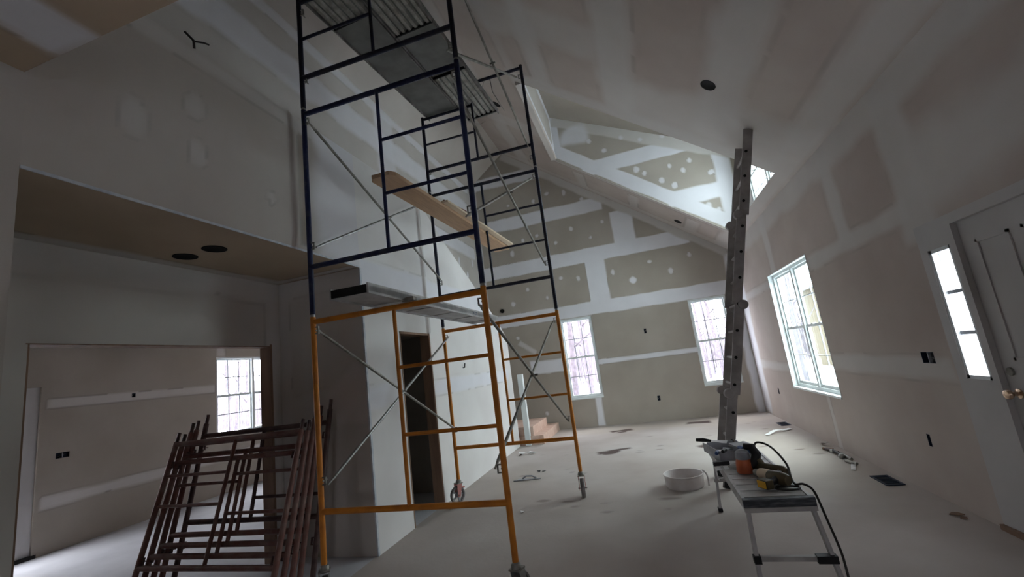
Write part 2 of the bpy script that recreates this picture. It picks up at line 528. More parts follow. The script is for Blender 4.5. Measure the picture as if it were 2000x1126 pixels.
spot(F_back, N_back, (.06, 3.09), .07, wall_back, amount=.95)
band(F_back, N_back, (-2.75, 2.05), (-2.42, 1.8), .05, wall_back, f=.05, amount=.5)

# ------------------------------------------------------------------ right wall
WR = (6.15, 7.88, .66, 2.43)
SLT = (3.66, 3.90, 1.02, 1.95)
DR = (2.70, 3.64, 0.0, 2.10)
obr = [(4.20, 4.36, 1.115, 1.205), (4.57, 4.615, .42, .52), (8.76, 8.82, .46, .56)]
mb = MB().panel((XR, 0, 0), (0, 1, 0), (0, 0, 1), (.12, 0, 0), (-3.0, YB + .12), (0, rz(XR)), [WR, SLT, DR] + obr)
mb.skin(F_right, (1.15, YB), lambda u: 0, lambda u: rz(XR) + .01, N_right, .035, [WR, SLT, DR] + obr)
wall_right = struct(mb.build('wall_right', M['board_warm']))
for a, b, w_, f, mt in [((6.1, 2.29), (4.02, 2.31), .09, .06, 'mud_dull'), ((6.1, 1.09), (4.05, 1.08), .11, .06, 'mud_dull'), ((9.9, .97), (7.92, .95), .07, .06, 'mud_dull'),
                        ((7.95, 2.30), (9.9, 2.28), .07, .06, 'mud_dull'), ((3.9, 3.2), (3.9, 2.15), .24, .12, 'mud_dull'), ((7.5, 3.35), (7.5, 2.45), .16, .08, 'mud_dull'),
                        ((6.58, .62), (6.56, .02), .07, .04, 'mud_dull'), ((2.2, 3.26), (10, 3.26), .2, .12, 'mud_dull'), ((9.75, .05), (9.75, 3.2), .30, .15, 'mud'),
                        ((5.1, 3.2), (5.05, 2.4), .12, .1, 'mud_dull'), ((2.0, 2.6), (3.75, 2.5), .3, .2, 'mud_dull')]:
    band(F_right, N_right, a, b, w_, wall_right, mt, f=f, amount=.85)

# ------------------------------------------------------------------ right ceiling slope with the dormer well
Us = Vector((-1, 0, SL))
DX0, DX1, DY0, DY1 = -1.08, 1.98, 5.98, 8.8
mb = MB().panel((0, 0, 4.98), (1, 0, -SL), (0, 1, 0), (.02, 0, .03), (XRG, XR + .02), (-3.0, YB + .12), [(DX0, DX1, DY0, DY1)])
mb.skin(F_slope, (XRG, XR), lambda u: 1.15, lambda u: YB, N_slope, .06, [(DX0, DX1, DY0, DY1)])
slope = struct(mb.build('ceiling', M['board_warm']))
mb = MB().panel((XRG, 0, rz(XRG)), (-1, 0, -SL), (0, 1, 0), (-.02, 0, .03), (0, XRG - XS), (-.5, YB + .12), [])
lslope = struct(mb.build('ceiling', M['board_mid']))
for a, b, w_, f, am in [((-.72, 1.0), (-.72, 5.7), .22, .10, .8), ((.26, 1.0), (.26, 5.7), .30, .12, .8), ((1.25, 1.0), (1.25, 5.6), .30, .14, .8),
                        ((2.0, 1.2), (2.0, 10), .22, .10, .8), ((-2.0, 1.2), (-2.0, 9.9), .22, .12, .7), ((-1.2, 4.55), (.1, 4.45), .35, .2, .6),
                        ((-1.15, 5.86), (1.9, 5.86), .16, .12, .8), ((.3, 5.5), (1.95, 5.45), .8, .3, .7), ((-2.5, 9.9), (2.1, 9.9), .14, .08, .5),
                        ((-.68, 9.1), (-.68, 9.8), .2, .05, .6), ((.36, 9.1), (.36, 9.8), .2, .05, .6), ((1.40, 9.1), (1.40, 9.8), .2, .05, .6),
                        ((-1.15, 8.88), (1.98, 8.88), .08, .04, .7), ((-2.2, 7.7), (-1.25, 7.7), .3, .1, .5), ((-1.16, 1.2), (-1.16, 8.8), .10, .06, .4)]:
    band(F_slope, N_slope, a, b, w_, slope, 'mud_dull', f=f, amount=am)

# dormer well: cheeks, back wall, ceiling, front wall with its window
ZD0, ZD1, XD = 6.85, 5.15, 2.32
dz = lambda x: ZD0 + (ZD1 - ZD0) * (x - DX0) / (XD - DX0)
for y0, y1, nm in ((DY1, DY1 + .1, 'wall_dormer_far'), (DY0 - .1, DY0, 'wall_dormer_near')):
    mb = MB().prism([(DX0 - .1, y0, rz(DX0 - .1)), (DX1, y0, rz(DX1)), (XD + .1, y0, rz(DX1) + .004), (XD + .1, y0, dz(XD + .1) + .1), (DX0 - .1, y0, dz(DX0) + .1)], (0, y1 - y0, 0))
    if nm == 'wall_dormer_far':
        mb.skin(F_cheek, (DX0, XD), lambda u: rz(min(u, DX1)), dz, (0, -1, 0), .03)
    o = struct(mb.build(nm, M['board']))
    if nm == 'wall_dormer_far':
        wall_cheek = o
    else:
        wall_near = o
wall_well = struct(MB().box(DX0 - .1, DX0, DY0, DY1, rz(DX0) - .0, ZD0 + .1).skin(lambda u, v: (DX0, u, v), (DY0, DY1), lambda u: rz(DX0), lambda u: ZD0, (1, 0, 0), .04).build('wall_dormer_back', M['board_mid']))
mb = MB().prism([(DX0 - .1, DY0, dz(DX0)), (XD + .1, DY0, dz(XD + .1)), (XD + .1, DY0, dz(XD + .1) + .1), (DX0 - .1, DY0, dz(DX0) + .1)], (0, DY1 - DY0, 0))
o = struct(mb.build('ceiling_dormer', M['board']))
DW = (6.45, 8.35, 3.58, 4.98)
mb = MB().panel((XD, 0, 0), (0, 1, 0), (0, 0, 1), (.1, 0, 0), (DY0, DY1), (rz(DX1), dz(XD)), [DW])
wall_dfront = struct(mb.build('wall_dormer_front', M['board_white']))
o = struct(MB().box(DX1 + .002, XD, DY0, DY1, rz(DX1), rz(DX1) + .012).build('trim_1', M['board_white']))
Nc = (0, -1, 0)
for a, b, w_, f in [((-.55, 5.40), (1.55, 5.44), .28, .03), ((1.0, 4.35), (2.15, 4.36), .26, .05), ((2.08, 5.1), (2.08, 3.6), .26, .05), ((-1.02, 5.85), (-1.02, 6.8), .12, .03)]:
    band(F_cheek, Nc, a, b, w_, wall_cheek, f=f)
band(lambda u, v: (u, DY1, rz(u) + .20), Nc, (DX0 + .05, 0), (DX1, 0), .24, wall_cheek, f=.03)
band(lambda u, v: (u, DY1, dz(u) - .14), Nc, (DX0 + .05, 0), (XD - .05, 0), .2, wall_cheek, 'mud_dull', f=.05)
spot(F_cheek, Nc, (-.62, 6.25), .22, wall_cheek, sx=1.3, amount=.9)
for p in [(-.33, 6.02), (-.05, 5.72), (.32, 5.91), (.69, 5.76), (1.12, 5.72), (.51, 5.14), (.65, 5.03), (1.14, 5.05), (1.37, 4.9), (1.52, 5.07), (.94, 4.80), (1.17, 4.63), (1.86, 4.73), (1.69, 4.07), (1.85, 3.95)]:
    spot(F_cheek, Nc, p, random.uniform(.038, .058), wall_cheek, sy=random.uniform(.9, 1.4))
F_w = lambda u, v: (DX0, u, v)
for a, b, w_ in [((6.0, 5.9), (8.75, 5.9), .14), ((6.0, 6.72), (8.75, 6.72), .16), ((8.68, 5.85), (8.68, 6.8), .16)]:
    band(F_w, (1, 0, 0), a, b, w_, wall_well, f=.04)
# steel edge bead along the well's far lower edge
MB().beam((DX0, DY1, rz(DX0) - .012), (DX1, DY1, rz(DX1) - .012), .03, .012, up=(SL, 0, 1)).build('corner_bead', M['board_mid'], slope)

# ------------------------------------------------------------------ left partition, header, guard wall and stair side
TP = -.11
mb = MB()
DP = (4.34, 5.05, 0.0, 2.06)
mb.panel((XL, 0, 0), (0, 1, 0), (0, 0, 1), (TP, 0, 0), (3.68, 8.42), (0, 2.10), [DP])
mb.prism([(XL, 3.68, 2.10), (XL, 8.42, 2.10), (XL, 8.12, 2.30), (XL, 7.30, 2.76), (XL, 5.75, 3.52), (XL, 5.05, 3.93), (XL, 3.68, 3.93)], (TP, 0, 0))
ptop = lambda u: 3.93 if u < 5.05 else (3.93 - (u - 5.05) / .70 * .41 if u < 5.75 else (3.52 - (u - 5.75) / 1.55 * .76 if u < 7.3 else (2.76 - (u - 7.3) / .82 * .46 if u < 8.12 else 2.30 - (u - 8.12) / .3 * .2)))
mb.skin(F_part, (3.68, 8.42), lambda u: 0, ptop, N_part, .035, [(4.34, 5.05, 0.0, 2.06)])
wall_part = struct(mb.build('wall_left', M['board_white']))
mb = MB().panel((XL, 0, 0), (0, 1, 0), (0, 0, 1), (TP, 0, 0), (1.16, 3.68), (ZK, 3.93), [])
mb.panel((XL, 0, 0), (0, 1, 0), (0, 0, 1), (TP, 0, 0), (-3.0, 1.16), (0, 3.93), [])
mb.skin(F_part, (1.16, 3.68), lambda u: ZK, lambda u: 3.93, N_part, .04)
wall_head = struct(mb.build('wall_left_header', M['board_mid']))
band(F_part, N_part, (3.7, 2.66), (7.2, 2.66), .20, wall_part, f=.06)
band(F_part, N_part, (5.07, 1.38), (8.2, 1.38), .14, wall_part, f=.05)
band(F_part, N_part, (3.72, 1.39), (4.3, 1.42), .16, wall_part, f=.08)
band(F_part, N_part, (5.05, 3.86), (5.05, 2.10), .07, wall_part, 'mud_dull', f=.03)
band(F_part, N_part, (2.95, 3.8), (2.95, 2.76), .05, wall_head, 'strip', f=.02, amount=.9, name='paper_strip')
band(F_part, N_part, (1.2, 3.86), (3.6, 3.86), .08, wall_head, 'mud_dull', f=.05, amount=.8)
band(F_part, N_part, (3.45, 3.85), (3.45, 2.75), .5, wall_head, 'mud', f=.2, amount=.8)
band(F_part, N_part, (4.62, 2.0), (4.05, 1.2), .2, wall_part, 'mud_dull', f=.2, amount=.5, wob=.8)
for p, r in [((2.0, 3.15), .06), ((1.62, 3.2), .07), ((2.6, 3.05), .04), ((1.98, 3.5), .06)]:
    spot(F_part, N_part, p, r, wall_head, 'mud_dull', amount=.6, sy=1.4)
# corner beads along the header and the column
MB().box(XL - .002, XL + .005, 1.16, 3.68, ZK - .002, ZK + .014).build('corner_bead', M['bead'], wall_head)
MB().box(XL - .012, XL + .004, 3.674, 3.700, 0, ZK).build('corner_bead', M['bead'], wall_part)

# end wall closing the stairs (faces the camera)
wall_col = struct(MB().panel((0, 3.681, 0), (1, 0, 0), (0, 0, 1), (0, .10, 0), (XS, XL + TP), (0, 2.9), []).skin(F_col, (XS, XL), lambda u: 0, lambda u: ZK, N_back, .04).build('wall_end', M['board_pale']))
for a, b, w_, f, am in [((-3.55, 2.62), (-2.62, 2.62), .10, .07, .7), ((-3.54, 2.6), (-3.54, .05), .09, .06, .9), ((-3.5, 1.36), (-2.62, 1.42), .14, .08, .6)]:
    band(F_col, N_back, a, b, w_, wall_col, 'mud_dull', f=f, amount=am)
band(F_col, N_back, (-2.98, 1.32), (-2.62, 1.66), .18, wall_col, 'mud_pink', f=.08, amount=.9, wob=.8)
band(F_col, N_back, (-2.95, 1.30), (-2.62, 1.30), .10, wall_col, 'mud_pink', f=.07, amount=.6, wob=.8)

# stair wall, kitchen inner wall with its cased opening
OP = (1.72, 3.565, 0.0, 2.03)
mb = MB().panel((XS, 0, 0), (0, 1, 0), (0, 0, 1), (-.12, 0, 0), (-.5, YB), (0, ZK + .2), [OP])
mb.panel((XS, 0, 0), (0, 1, 0), (0, 0, 1), (-.12, 0, 0), (-.5, YB), (ZK + .2, lz(XS) + .2), [])
mb.skin(F_stair, (1.1, YB), lambda u: 0, lambda u: lz(XS), N_part, .05, [OP])
wall_stair = struct(mb.build('wall_stair', M['board_pale']))
for a, b, w_, f, am in [((1.2, 2.60), (3.64, 2.60), .13, .07, .9), ((3.59, 2.6), (3.59, .05), .08, .06, .9)]:
    band(F_stair, N_part, a, b, w_, wall_stair, 'mud_dull', f=f, amount=am)
for a, b, w_, f, am in [((1.5, 5.5), (9.9, 5.5), .32, .1, .8), ((4.5, 4.42), (9.9, 4.40), .26, .05, .9), ((1.5, 4.42), (4.5, 4.42), .2, .12, .6), ((6.1, 6.0), (6.1, 4.6), .35, .15, .6),
                        ((2.5, 6.1), (9.9, 6.1), .12, .06, .7)]:
    band(F_stair, N_part, a, b, w_, wall_stair, 'mud', f=f, amount=am)
for p in [(9.29, 3.76), (8.85, 4.02), (9.68, 4.11), (9.0, 3.4)]:
    spot(F_stair, N_part, p, .06, wall_stair, sy=1.6)
# wood casing of the opening to the far room
op = struct_empty('trim_2')
MB().box(XS - .125, XS + .004, 3.545, 3.57, 0, 2.05).build('side_jamb', M['jamb'], op)
MB().box(XS - .120, XS + .001, 1.715, 1.73, 0, 2.03).build('side_jamb', M['jamb'], op)
MB().box(XS - .125, XS + .002, 1.71, 3.57, 2.024, 2.032).build('head_jamb', M['jamb'], op)

# kitchen and far-room ceilings, front flat ceiling, loft floor
o = struct(MB().box(XS, XL - .005, -.5, 3.68, ZK, ZK + .05).skin(lambda u, v: (u, v, ZK), (XS, XL - .005), lambda u: 1.0, lambda u: 3.68, (0, 0, -1), .05).build('ceiling_kitchen', M['ceil_brown']))
ceil_k = o
band(lambda u, v: (u, v, ZK), (0, 0, -1), (-3.55, 1.2), (-3.55, 3.64), .08, ceil_k, 'mud_dull', f=.06)
band(lambda u, v: (u, v, ZK), (0, 0, -1), (-3.55, 3.60), (-2.62, 3.60), .05, ceil_k, 'mud_dull', f=.04)
o = struct(MB().box(XS, XL + TP, 3.68, 5.0, 2.80, 2.90).build('floor_loft', M['closet_brown']))
o = struct(MB().box(-7.55, XS - .12, -.5, YB, ZK, ZK + .05).build('ceiling_far_room', M['board']))
# flat ceiling over the entry and the drop above it
ceil_f = struct(MB().box(XL - 1.02, XR, -3.0, 1.15, 3.18, 3.23).skin(lambda u, v: (u, v, 3.18), (-3.4, -1.2), lambda u: .2, lambda u: 1.15, (0, 0, -1), .04).build('ceiling_front', M['ceil_brown']))
struct(MB().box(XS, XR, 1.05, 1.15, 3.23, 6.9).build('wall_front_drop', M['board_mid']))
band(lambda u, v: (u, v, 3.18), (0, 0, -1), (-2.12, .3), (-2.20, 1.12), .20, ceil_f, 'mud', f=.06, amount=1)
# rear wall behind the camera
FILL_WN = (-.7, .5, 1.1, 2.1)  # unseen window opening, added to bring fill light to the near walls
struct(MB().panel((0, -3.0, 0), (1, 0, 0), (0, 0, 1), (0, -.12, 0), (XL - .11, XR + .12), (0, 3.3), [FILL_WN]).build('wall_front', M['board_mid']))

# far room shell
FW_ = (6.09, 8.45, .96, 2.385)
FD = (2.76, 3.70, 0, 2.03)
mb = MB().panel((-7.4, 0, 0), (0, 1, 0), (0, 0, 1), (-.12, 0, 0), (-.5, YB), (0, ZK), [FW_, FD, (4.735, 4.785, 1.80, 1.86), (3.88, 4.02, 1.11, 1.18)])
mb.skin(F_far, (2.5, YB), lambda u: 0, lambda u: ZK, N_part, .035, [FW_, FD, (4.735, 4.785, 1.80, 1.86), (3.88, 4.02, 1.11, 1.18)])
wall_far = struct(mb.build('wall_far_room', M['board']))
for a, b, w_, f in [((3.78, 1.815), (6.05, 1.825), .09, .03), ((3.78, .61), (8.4, .63), .10, .04), ((6.18, 2.6), (6.18, 2.42), .12, .04)]:
    band(F_far, N_part, a, b, w_, wall_far, 'mud_dull', f=f)
struct(MB().box(-7.5, XS - .1, YB - .1, YB + .02, 0, ZK).build('wall_far_room_back', M['board']))
struct(MB().box(-7.5, XS, -.6, -.5, 0, 3.2).build('wall_far_room_front', M['board']))
# hall wall above the far room side
struct(MB().box(XS, XL, -.6, -.5, 0, 3.2).build('wall_kitchen_front', M['board']))

# closet behind the partition door
struct(MB().box(XS + .002, XL + TP, 5.6, 5.7, 0, 2.1).build('wall_closet', M['closet_brown']))
struct(MB().box(XS + .002, XL + TP, 3.8, 5.7, 2.1, 2.16).build('ceiling_closet', M['closet_brown']))

# ------------------------------------------------------------------ windows
_wn = [0]


def window(P, u0, u1, z0, z1, units=1, cols=3, rows=2, fw=.035, depth=(.05, .10), gl='glass', mull=.07, hung=True, sill=None, name=None, bar=.007):
    """double hung window; P(u, d, z) maps to world, d = depth outward from the wall face"""
    _wn[0] += 1
    r = struct_empty(name or 'window_%d' % _wn[0])
    d0, d1 = depth

    def bx(nm, a, b, c, d, e, f, m, par):
        p, q = Vector(P(a, c, e)), Vector(P(b, d, f))
        mbx = MB().box(min(p.x, q.x), max(p.x, q.x), min(p.y, q.y), max(p.y, q.y), min(p.z, q.z), max(p.z, q.z))
        return mbx.build(nm, m, par)

    def frame4(nm, a, b, e, f, t, c, d, m, par, tb=None):
        tb = tb or t
        mbx = MB()
        for (ua, ub, za, zb) in ((a, a + t, e, f), (b - t, b, e, f), (a + t, b - t, f - t, f), (a + t, b - t, e, e + tb)):
            p, q = Vector(P(ua, c, za)), Vector(P(ub, d, zb))
            mbx.box(min(p.x, q.x), max(p.x, q.x), min(p.y, q.y), max(p.y, q.y), min(p.z, q.z), max(p.z, q.z))
        return mbx.build(nm, m, par)
    frame4('window_frame', u0, u1, z0, z1, fw, d0 - .02, d1 + .03, M['white'], r)
    iu0, iu1, iz0, iz1 = u0 + fw, u1 - fw, z0 + fw, z1 - fw
    uw = (iu1 - iu0 - mull * (units - 1)) / units
    for k in range(units):
        a = iu0 + k * (uw + mull)
        b = a + uw
        if k: bx('mullion', a - mull, a, d0 - .02, d1 + .02, iz0, iz1, M['white'], r)
        zm = (iz0 + iz1) / 2
        ss = ((zm - .015, iz1, .5), (iz0, zm + .02, .15)) if hung else ((iz0, iz1, .4),)
        for e, f, q in ss:
            dm = d0 + (d1 - d0) * q
            t = .03
            s_ = frame4('sash', a, b, e, f, t, dm, dm + .03, M['white'], r, tb=.04)
            ga, gb, ge, gf = a + t, b - t, e + .04, f - t
            dg = dm + .015
            # pane is a thin sheet, cut into the lights of the sash by the grille
            bx('pane', ga, gb, dg, dg + .004, ge, gf, M[gl], s_)
            for c_ in range(1, cols):
                uu = ga + (gb - ga) * c_ / cols
                bx('muntin', uu - bar, uu + bar, dg - .006, dg + .010, ge, gf, M['muntin'], s_)
            for c_ in range(1, rows):
                zz = ge + (gf - ge) * c_ / rows
                bx('muntin', ga, gb, dg - .007, dg + .011, zz - bar, zz + bar, M['muntin'], s_)
        if hung:
            for uu in ((a * 2 + b) / 3, (a + 2 * b) / 3):
                bx('sash_lock', uu - .025, uu + .025, d0 - .01, d0 + .03, zm + .02, zm + .035, M['white'], r)
    if sill:
        bx('sill', u0 - .0, u1 + .0, -.012, d0 - .02, z0 - .02, z0 + .006, M['white'], r)
    return r


P_back = lambda u, d, z: (u, YB + d, z)
P_right = lambda u, d, z: (XR + d, u, z)
P_far = lambda u, d, z: (-7.4 - d, u, z)
P_dorm = lambda u, d, z: (XD + d, u, z)
window(P_back, *W1, depth=(.03, .08), fw=.04, sill=True)
window(P_back, *W2, depth=(.03, .08), fw=.04, sill=True)
wr = window(P_right, *WR, units=2, cols=2, rows=2, depth=(.085, .12), fw=.05, mull=.06, gl='glass_green', sill=True, bar=.005)
# white returns lining the right window's opening
MB().box(XR - .004, XR + .10, WR[1] - .012, WR[1], WR[2], WR[3]).build('side_return', M['white'], wr)
MB().box(XR - .004, XR + .10, WR[0], WR[0] + .012, WR[2], WR[3]).build('side_return', M['white'], wr)
MB().box(XR - .004, XR + .10, WR[0], WR[1], WR[3] - .012, WR[3]).build('head_return', M['white'], wr)
window(P_dorm, *DW, units=2, cols=2, rows=2, depth=(.03, .08), fw=.05, gl='glass_green')
window(lambda u, d, z: (u, -3.0 - d, z), *FILL_WN, units=2, cols=2, rows=2, depth=(.03, .08), fw=.05)  # added window behind the camera, lets in the fill light
window(P_far, *FW_, units=3, cols=3, rows=2, depth=(.03, .08), fw=.03, mull=.05)

# ------------------------------------------------------------------ front door with sidelight
d1 = struct_empty('door_1')
mb = MB().box(XR + .03, XR + .075, 2.715, 3.605, .03, 2.085)
MB.build(mb, 'door_slab', M['doorw'], d1)
mb = MB()
for (a, b, c, d) in [(2.85, 3.12, .25, .95), (3.21, 3.48, .25, .95), (2.85, 3.12, 1.15, 1.93), (3.21, 3.48, 1.15, 1.93)]:
    for (ya, yb, za, zb) in ((a, a + .02, c, d), (b - .02, b, c, d), (a, b, c, c + .02), (a, b, d - .02, d)):
        mb.box(XR + .022, XR + .031, ya, yb, za, zb)
mb.build('door_moulding', M['doorw'], d1)
mb = MB().box(XR - .006, XR + .12, 3.60, 3.66, .035, 2.08).box(XR - .006, XR + .12, 3.90, 3.985, .035, 2.08).box(XR - .006, XR + .12, 2.66, 3.985, 2.08, 2.15).box(XR - .006, XR + .12, 2.66, 2.72, .035, 2.08)
mb.box(XR - .006, XR + .06, 3.66, 3.90, 0.04, 1.02).box(XR - .006, XR + .06, 3.66, 3.90, 1.95, 2.08)
mb.build('door_frame', M['doorw'], d1)
MB().box(XR - .03, XR + .12, 2.70, 3.985, 0, .035).build('threshold', M['jamb'], d1)
g = MB()
for (ya, yb, za, zb) in ((3.66, 3.685, 1.02, 1.95), (3.875, 3.90, 1.02, 1.95), (3.66, 3.90, 1.02, 1.045), (3.66, 3.90, 1.925, 1.95)):
    g.box(XR + .0, XR + .06, ya, yb, za, zb)
MB().box(XR + .05, XR + .121, 3.894, 3.90, 1.02, 1.95).build('side_return', M['white'], d1)
MB().box(XR + .05, XR + .121, 3.66, 3.90, 1.02, 1.026).build('sill_return', M['white'], d1)
sl = g.build('sidelight_frame', M['white'], d1)
MB().box(XR + .04, XR + .045, 3.685, 3.875, 1.045, 1.925).build('pane', M['glass'], sl)
for zz in (1.338, 1.63):
    MB().box(XR + .025, XR + .05, 3.685, 3.875, zz - .012, zz + .012).build('muntin', M['muntin'], sl)
kn = MB().lathe([(.03, 0), (.03, .008), (.012, .012), (.012, .035), (.026, .045), (.031, .058), (.026, .072), (.012, .078), (.0, .079)], axis='x', n=24)
for v in kn.v: v.x = -v.x
kn.build('door_knob', M['brass'], d1, smooth=True, loc=(XR + .03, 3.53, .945))
kn = MB().lathe([(.026, 0), (.026, .012), (.018, .018), (.0, .018)], axis='x', n=20)
for v in kn.v: v.x = -v.x
kn.build('deadbolt', M['zincdark'], d1, smooth=True, loc=(XR + .03, 3.54, 1.08))

# rough opening in the partition
d2 = struct_empty('door_2')
MB().box(XL + TP - .01, XL + .006, 5.025, 5.055, 0, 2.07).build('side_jamb', M['jamb'], d2)
MB().box(XL + TP - .01, XL + .004, 4.33, 4.35, 0, 2.07).build('side_jamb', M['jamb'], d2)
MB().box(XL + TP - .01, XL + .004, 4.33, 5.055, 2.045, 2.07).build('head_jamb', M['jamb'], d2)
# far-room glazed door
d3 = struct_empty('door_3')
mb = MB().panel((-7.43, 0, 0), (0, 1, 0), (0, 0, 1), (-.045, 0, 0), (2.76, 3.70), (.0, 2.03), [(2.95, 3.57, .30, 1.80)])
mb.build('door_slab', M['doorw'], d3)
MB().box(-7.455, -7.45, 2.95, 3.57, .30, 1.80).build('pane', M['glass'], d3)
MB().box(-7.47, -7.39, 2.72, 3.74, 0, .04).build('threshold', M['black'], d3)

# ------------------------------------------------------------------ recessed light housings and electrical boxes
def ceiling_can(x, y, z, n, label, r=.078):
    q = Vector(n).to_track_quat('Z', 'Y').to_euler()
    o = thing('recessed_light', label, 'light fixture', (x, y, z), q)
    MB().lathe([(r + .006, .0), (r + .006, .006), (r - .004, .006), (r - .01, .0035), (.0, .003)], n=28).build('housing', M['hole'], o, smooth=True)
    return o


ns = Vector(N_slope).normalized()
ceiling_can(1.128, 4.60, rz(1.128), ns, 'black round light opening in the sloped ceiling above the leaning ladder', .075)
ceiling_can(1.18, 9.55, rz(1.18), ns, 'small black light opening in the ceiling strip beside the dormer edge')
ceiling_can(-1.80, 7.10, rz(-1.80), ns, 'black light opening in the high ceiling behind the scaffold top')
ceiling_can(-3.30, 2.46, ZK, (0, 0, -1), 'left one of two black light openings in the low brown ceiling')
ceiling_can(-2.996, 2.457, ZK, (0, 0, -1), 'right one of two black light openings in the low brown ceiling')


def ebox(P, u0, u1, z0, z1, label, split=False):
    o = thing('electrical_box', label, 'electrical box')
    mb = MB()

    def b(a, c, d, e, f, g_):
        p, q = Vector(P(a, d, f)), Vector(P(c, e, g_))
        mb.box(min(p.x, q.x), max(p.x, q.x), min(p.y, q.y), max(p.y, q.y), min(p.z, q.z), max(p.z, q.z))
    t = .003
    b(u0, u1, .045, .05, z0, z1)
    b(u0, u0 + t, -.002, .05, z0, z1); b(u1 - t, u1, -.002, .05, z0, z1)
    b(u0, u1, -.002, .05, z0, z0 + t); b(u0, u1, -.002, .05, z1 - t, z1)
    mb.build('box_shell', M['elecbox'], o)
    if split:
        mb = MB()
        um = (u0 + u1) / 2
        b(um - .004, um + .004, 0, .045, z0, z1)
        mb.build('divider', M['tape_grey'], o)
    mb = MB()
    p = [Vector(P(u0 + (u1 - u0) * t_, .04 - .02 * math.sin(t_ * 3), z0 + (z1 - z0) * (.2 + .6 * t_))) for t_ in (0.15, .4, .6, .85)]
    mb.tube(p, .003, 6).build('cable', M['tape_grey'], o)
    return o


ebox(P_back, *ob[0], 'black electrical box high on the back wall between the two windows')
ebox(P_back, *ob[1], 'black electrical box low on the back wall near the floor')
ebox(P_right, *obr[0], 'wide dark double electrical box beside the front door sidelight', True)
ebox(P_right, *obr[1], 'narrow dark electrical box low on the right wall')
ebox(P_right, *obr[2], 'small electrical box low on the right wall near the far corner')
ebox(P_far, 4.735, 4.785, 1.80, 1.86, 'small dark box on the upper tape line of the far room wall')
ebox(P_far, 3.88, 4.02, 1.11, 1.18, 'double electrical box in the far room near its door', True)
o = thing('vent_pipe_end', 'black round pipe end on the back wall left of the window', 'pipe', (-3.10, YB, 2.89))
MB().lathe([(.05, 0), (.05, -.02), (.038, -.02), (.036, -.004), (0, -.004)], axis='y', n=22).build('pipe_rim', M['hole'], o, smooth=True)
pb = MB()
pb.tube([(XL, 6.03, 1.60), (XL + .03, 6.03, 1.60), (XL + .04, 6.03, 1.66)], .008, 8)
tag(pb.build('cable_stub', M['black']), 'short black cable stub poking out of the white partition wall', 'cable')

# ------------------------------------------------------------------ stairs
st = struct_empty('stair')
MB().box(XS + .01, -2.10, 8.46, YB - .01, 0, .17).build('landing', M['osb'], st, bevel=.004)
MB().box(XS + .01, -2.30, 8.50, YB - .3, .17, .34).build('step', M['osb'], st, bevel=.004)
for k in range(12):
    y1 = 8.40 - .26 * k
    MB().box(XS + .01, XL + TP - .01, y1 - .27, y1, .34 + .19 * (k) + .15, .34 + .19 * (k + 1)).build('step', M['osb'], st)
MB().box(-2.46, -2.36, 8.40, 8.50, 0, 1.36).build('newel_post', M['white'], st, bevel=.004)

# ------------------------------------------------------------------ scaffold
FLp, FRp, BLp, BRp = Vector((-2.50, 2.90, 0)), Vector((-1.025, 2.92, 0)), Vector((-2.40, 5.11, 0)), Vector((-.905, 5.13, 0))


def lock(x, z, s, m, par):
    """small gravity lock bracket beside a leg; legs stand in the local xz plane"""
    c = [(.018, -.012), (.052, -.012), (.052, .048), (.018, .048), (.018, .040), (.043, .040), (.043, -.004), (.018, -.004)]
    o = MB().prism([(x + s * a, -.007, z + b) for a, b in c], (0, .014, 0)).build('brace_lock', m, par)
    MB().tube([(x + s * .02, -.004, z + .018), (x + s * .02, .055, z + .018)], .006, 6).build('lock_pin', m, o)
    return o


def frame(P0, P1, z0, kind, m, label, group, name='scaffold_frame'):
    d = (P1 - P0); W = d.length; ang = math.atan2(d.y, d.x)
    o = thing(name, label, 'scaffold frame', (P0.x, P0.y, z0), (0, 0, ang), group)
    R, r = .0215, .014
    T = lambda nm, pts, rad: MB().tube(pts, rad, 12).build(nm, m, o, smooth=True)
    if kind == 'full':
        zt, zb_, H = 1.80, .36 if z0 < 1 else .40, 1.84
        T('leg', [(0, 0, 0), (0, 0, H)], R); T('leg', [(W, 0, 0), (W, 0, H)], R)
        T('top_bar', [(0, 0, zt), (W, 0, zt)], R)
        T('bottom_bar', [(0, 0, zb_), (W, 0, zb_)], R)
        T('middle_post', [(W / 2, 0, zb_), (W / 2, 0, zt)], r + .001)
        za, zc = (.858, 1.343) if z0 < 1 else (.875, 1.345)
        T('rung', [(W / 2, 0, za), (W, 0, za)], r)
        T('rung', [(W / 2, 0, zc), (W, 0, zc)], r)
        lz_ = (.56, 1.71)
        for x, s in ((0, 1), (W, -1)):
            for z in lz_:
                lock(x, z, s, M['zincdark'], o)
        for x in (0, W):
            MB().tube([(x, 0, H - .005), (x, 0, H + .025)], .0185, 10).build('coupling_pin', M['zinc'], o, smooth=True)
    else:
        zt, zb_ = 1.44, .30
        T('leg', [(0, 0, 0), (0, 0, 1.12)], R); T('leg', [(W, 0, 0), (W, 0, zt + .02)], R)
        T('top_bar', [(W / 2, 0, zt - .02), (W, 0, zt - .02)], R)
        T('bottom_bar', [(0, 0, zb_), (W, 0, zb_)], R)
        T('middle_post', [(W / 2, 0, zb_), (W / 2, 0, zt)], r + .001)
        T('rung', [(0, 0, 1.09), (W / 2, 0, 1.09)], R - .003)
        T('rung', [(0, 0, .70), (W / 2, 0, .70)], r)
        for x, s in ((0, 1), (W, -1)):
            for z in (.28 if x == 0 else .13, 1.30 if x else .98):
                lock(x, z - .02, s, M['zincdark'], o)
    return o


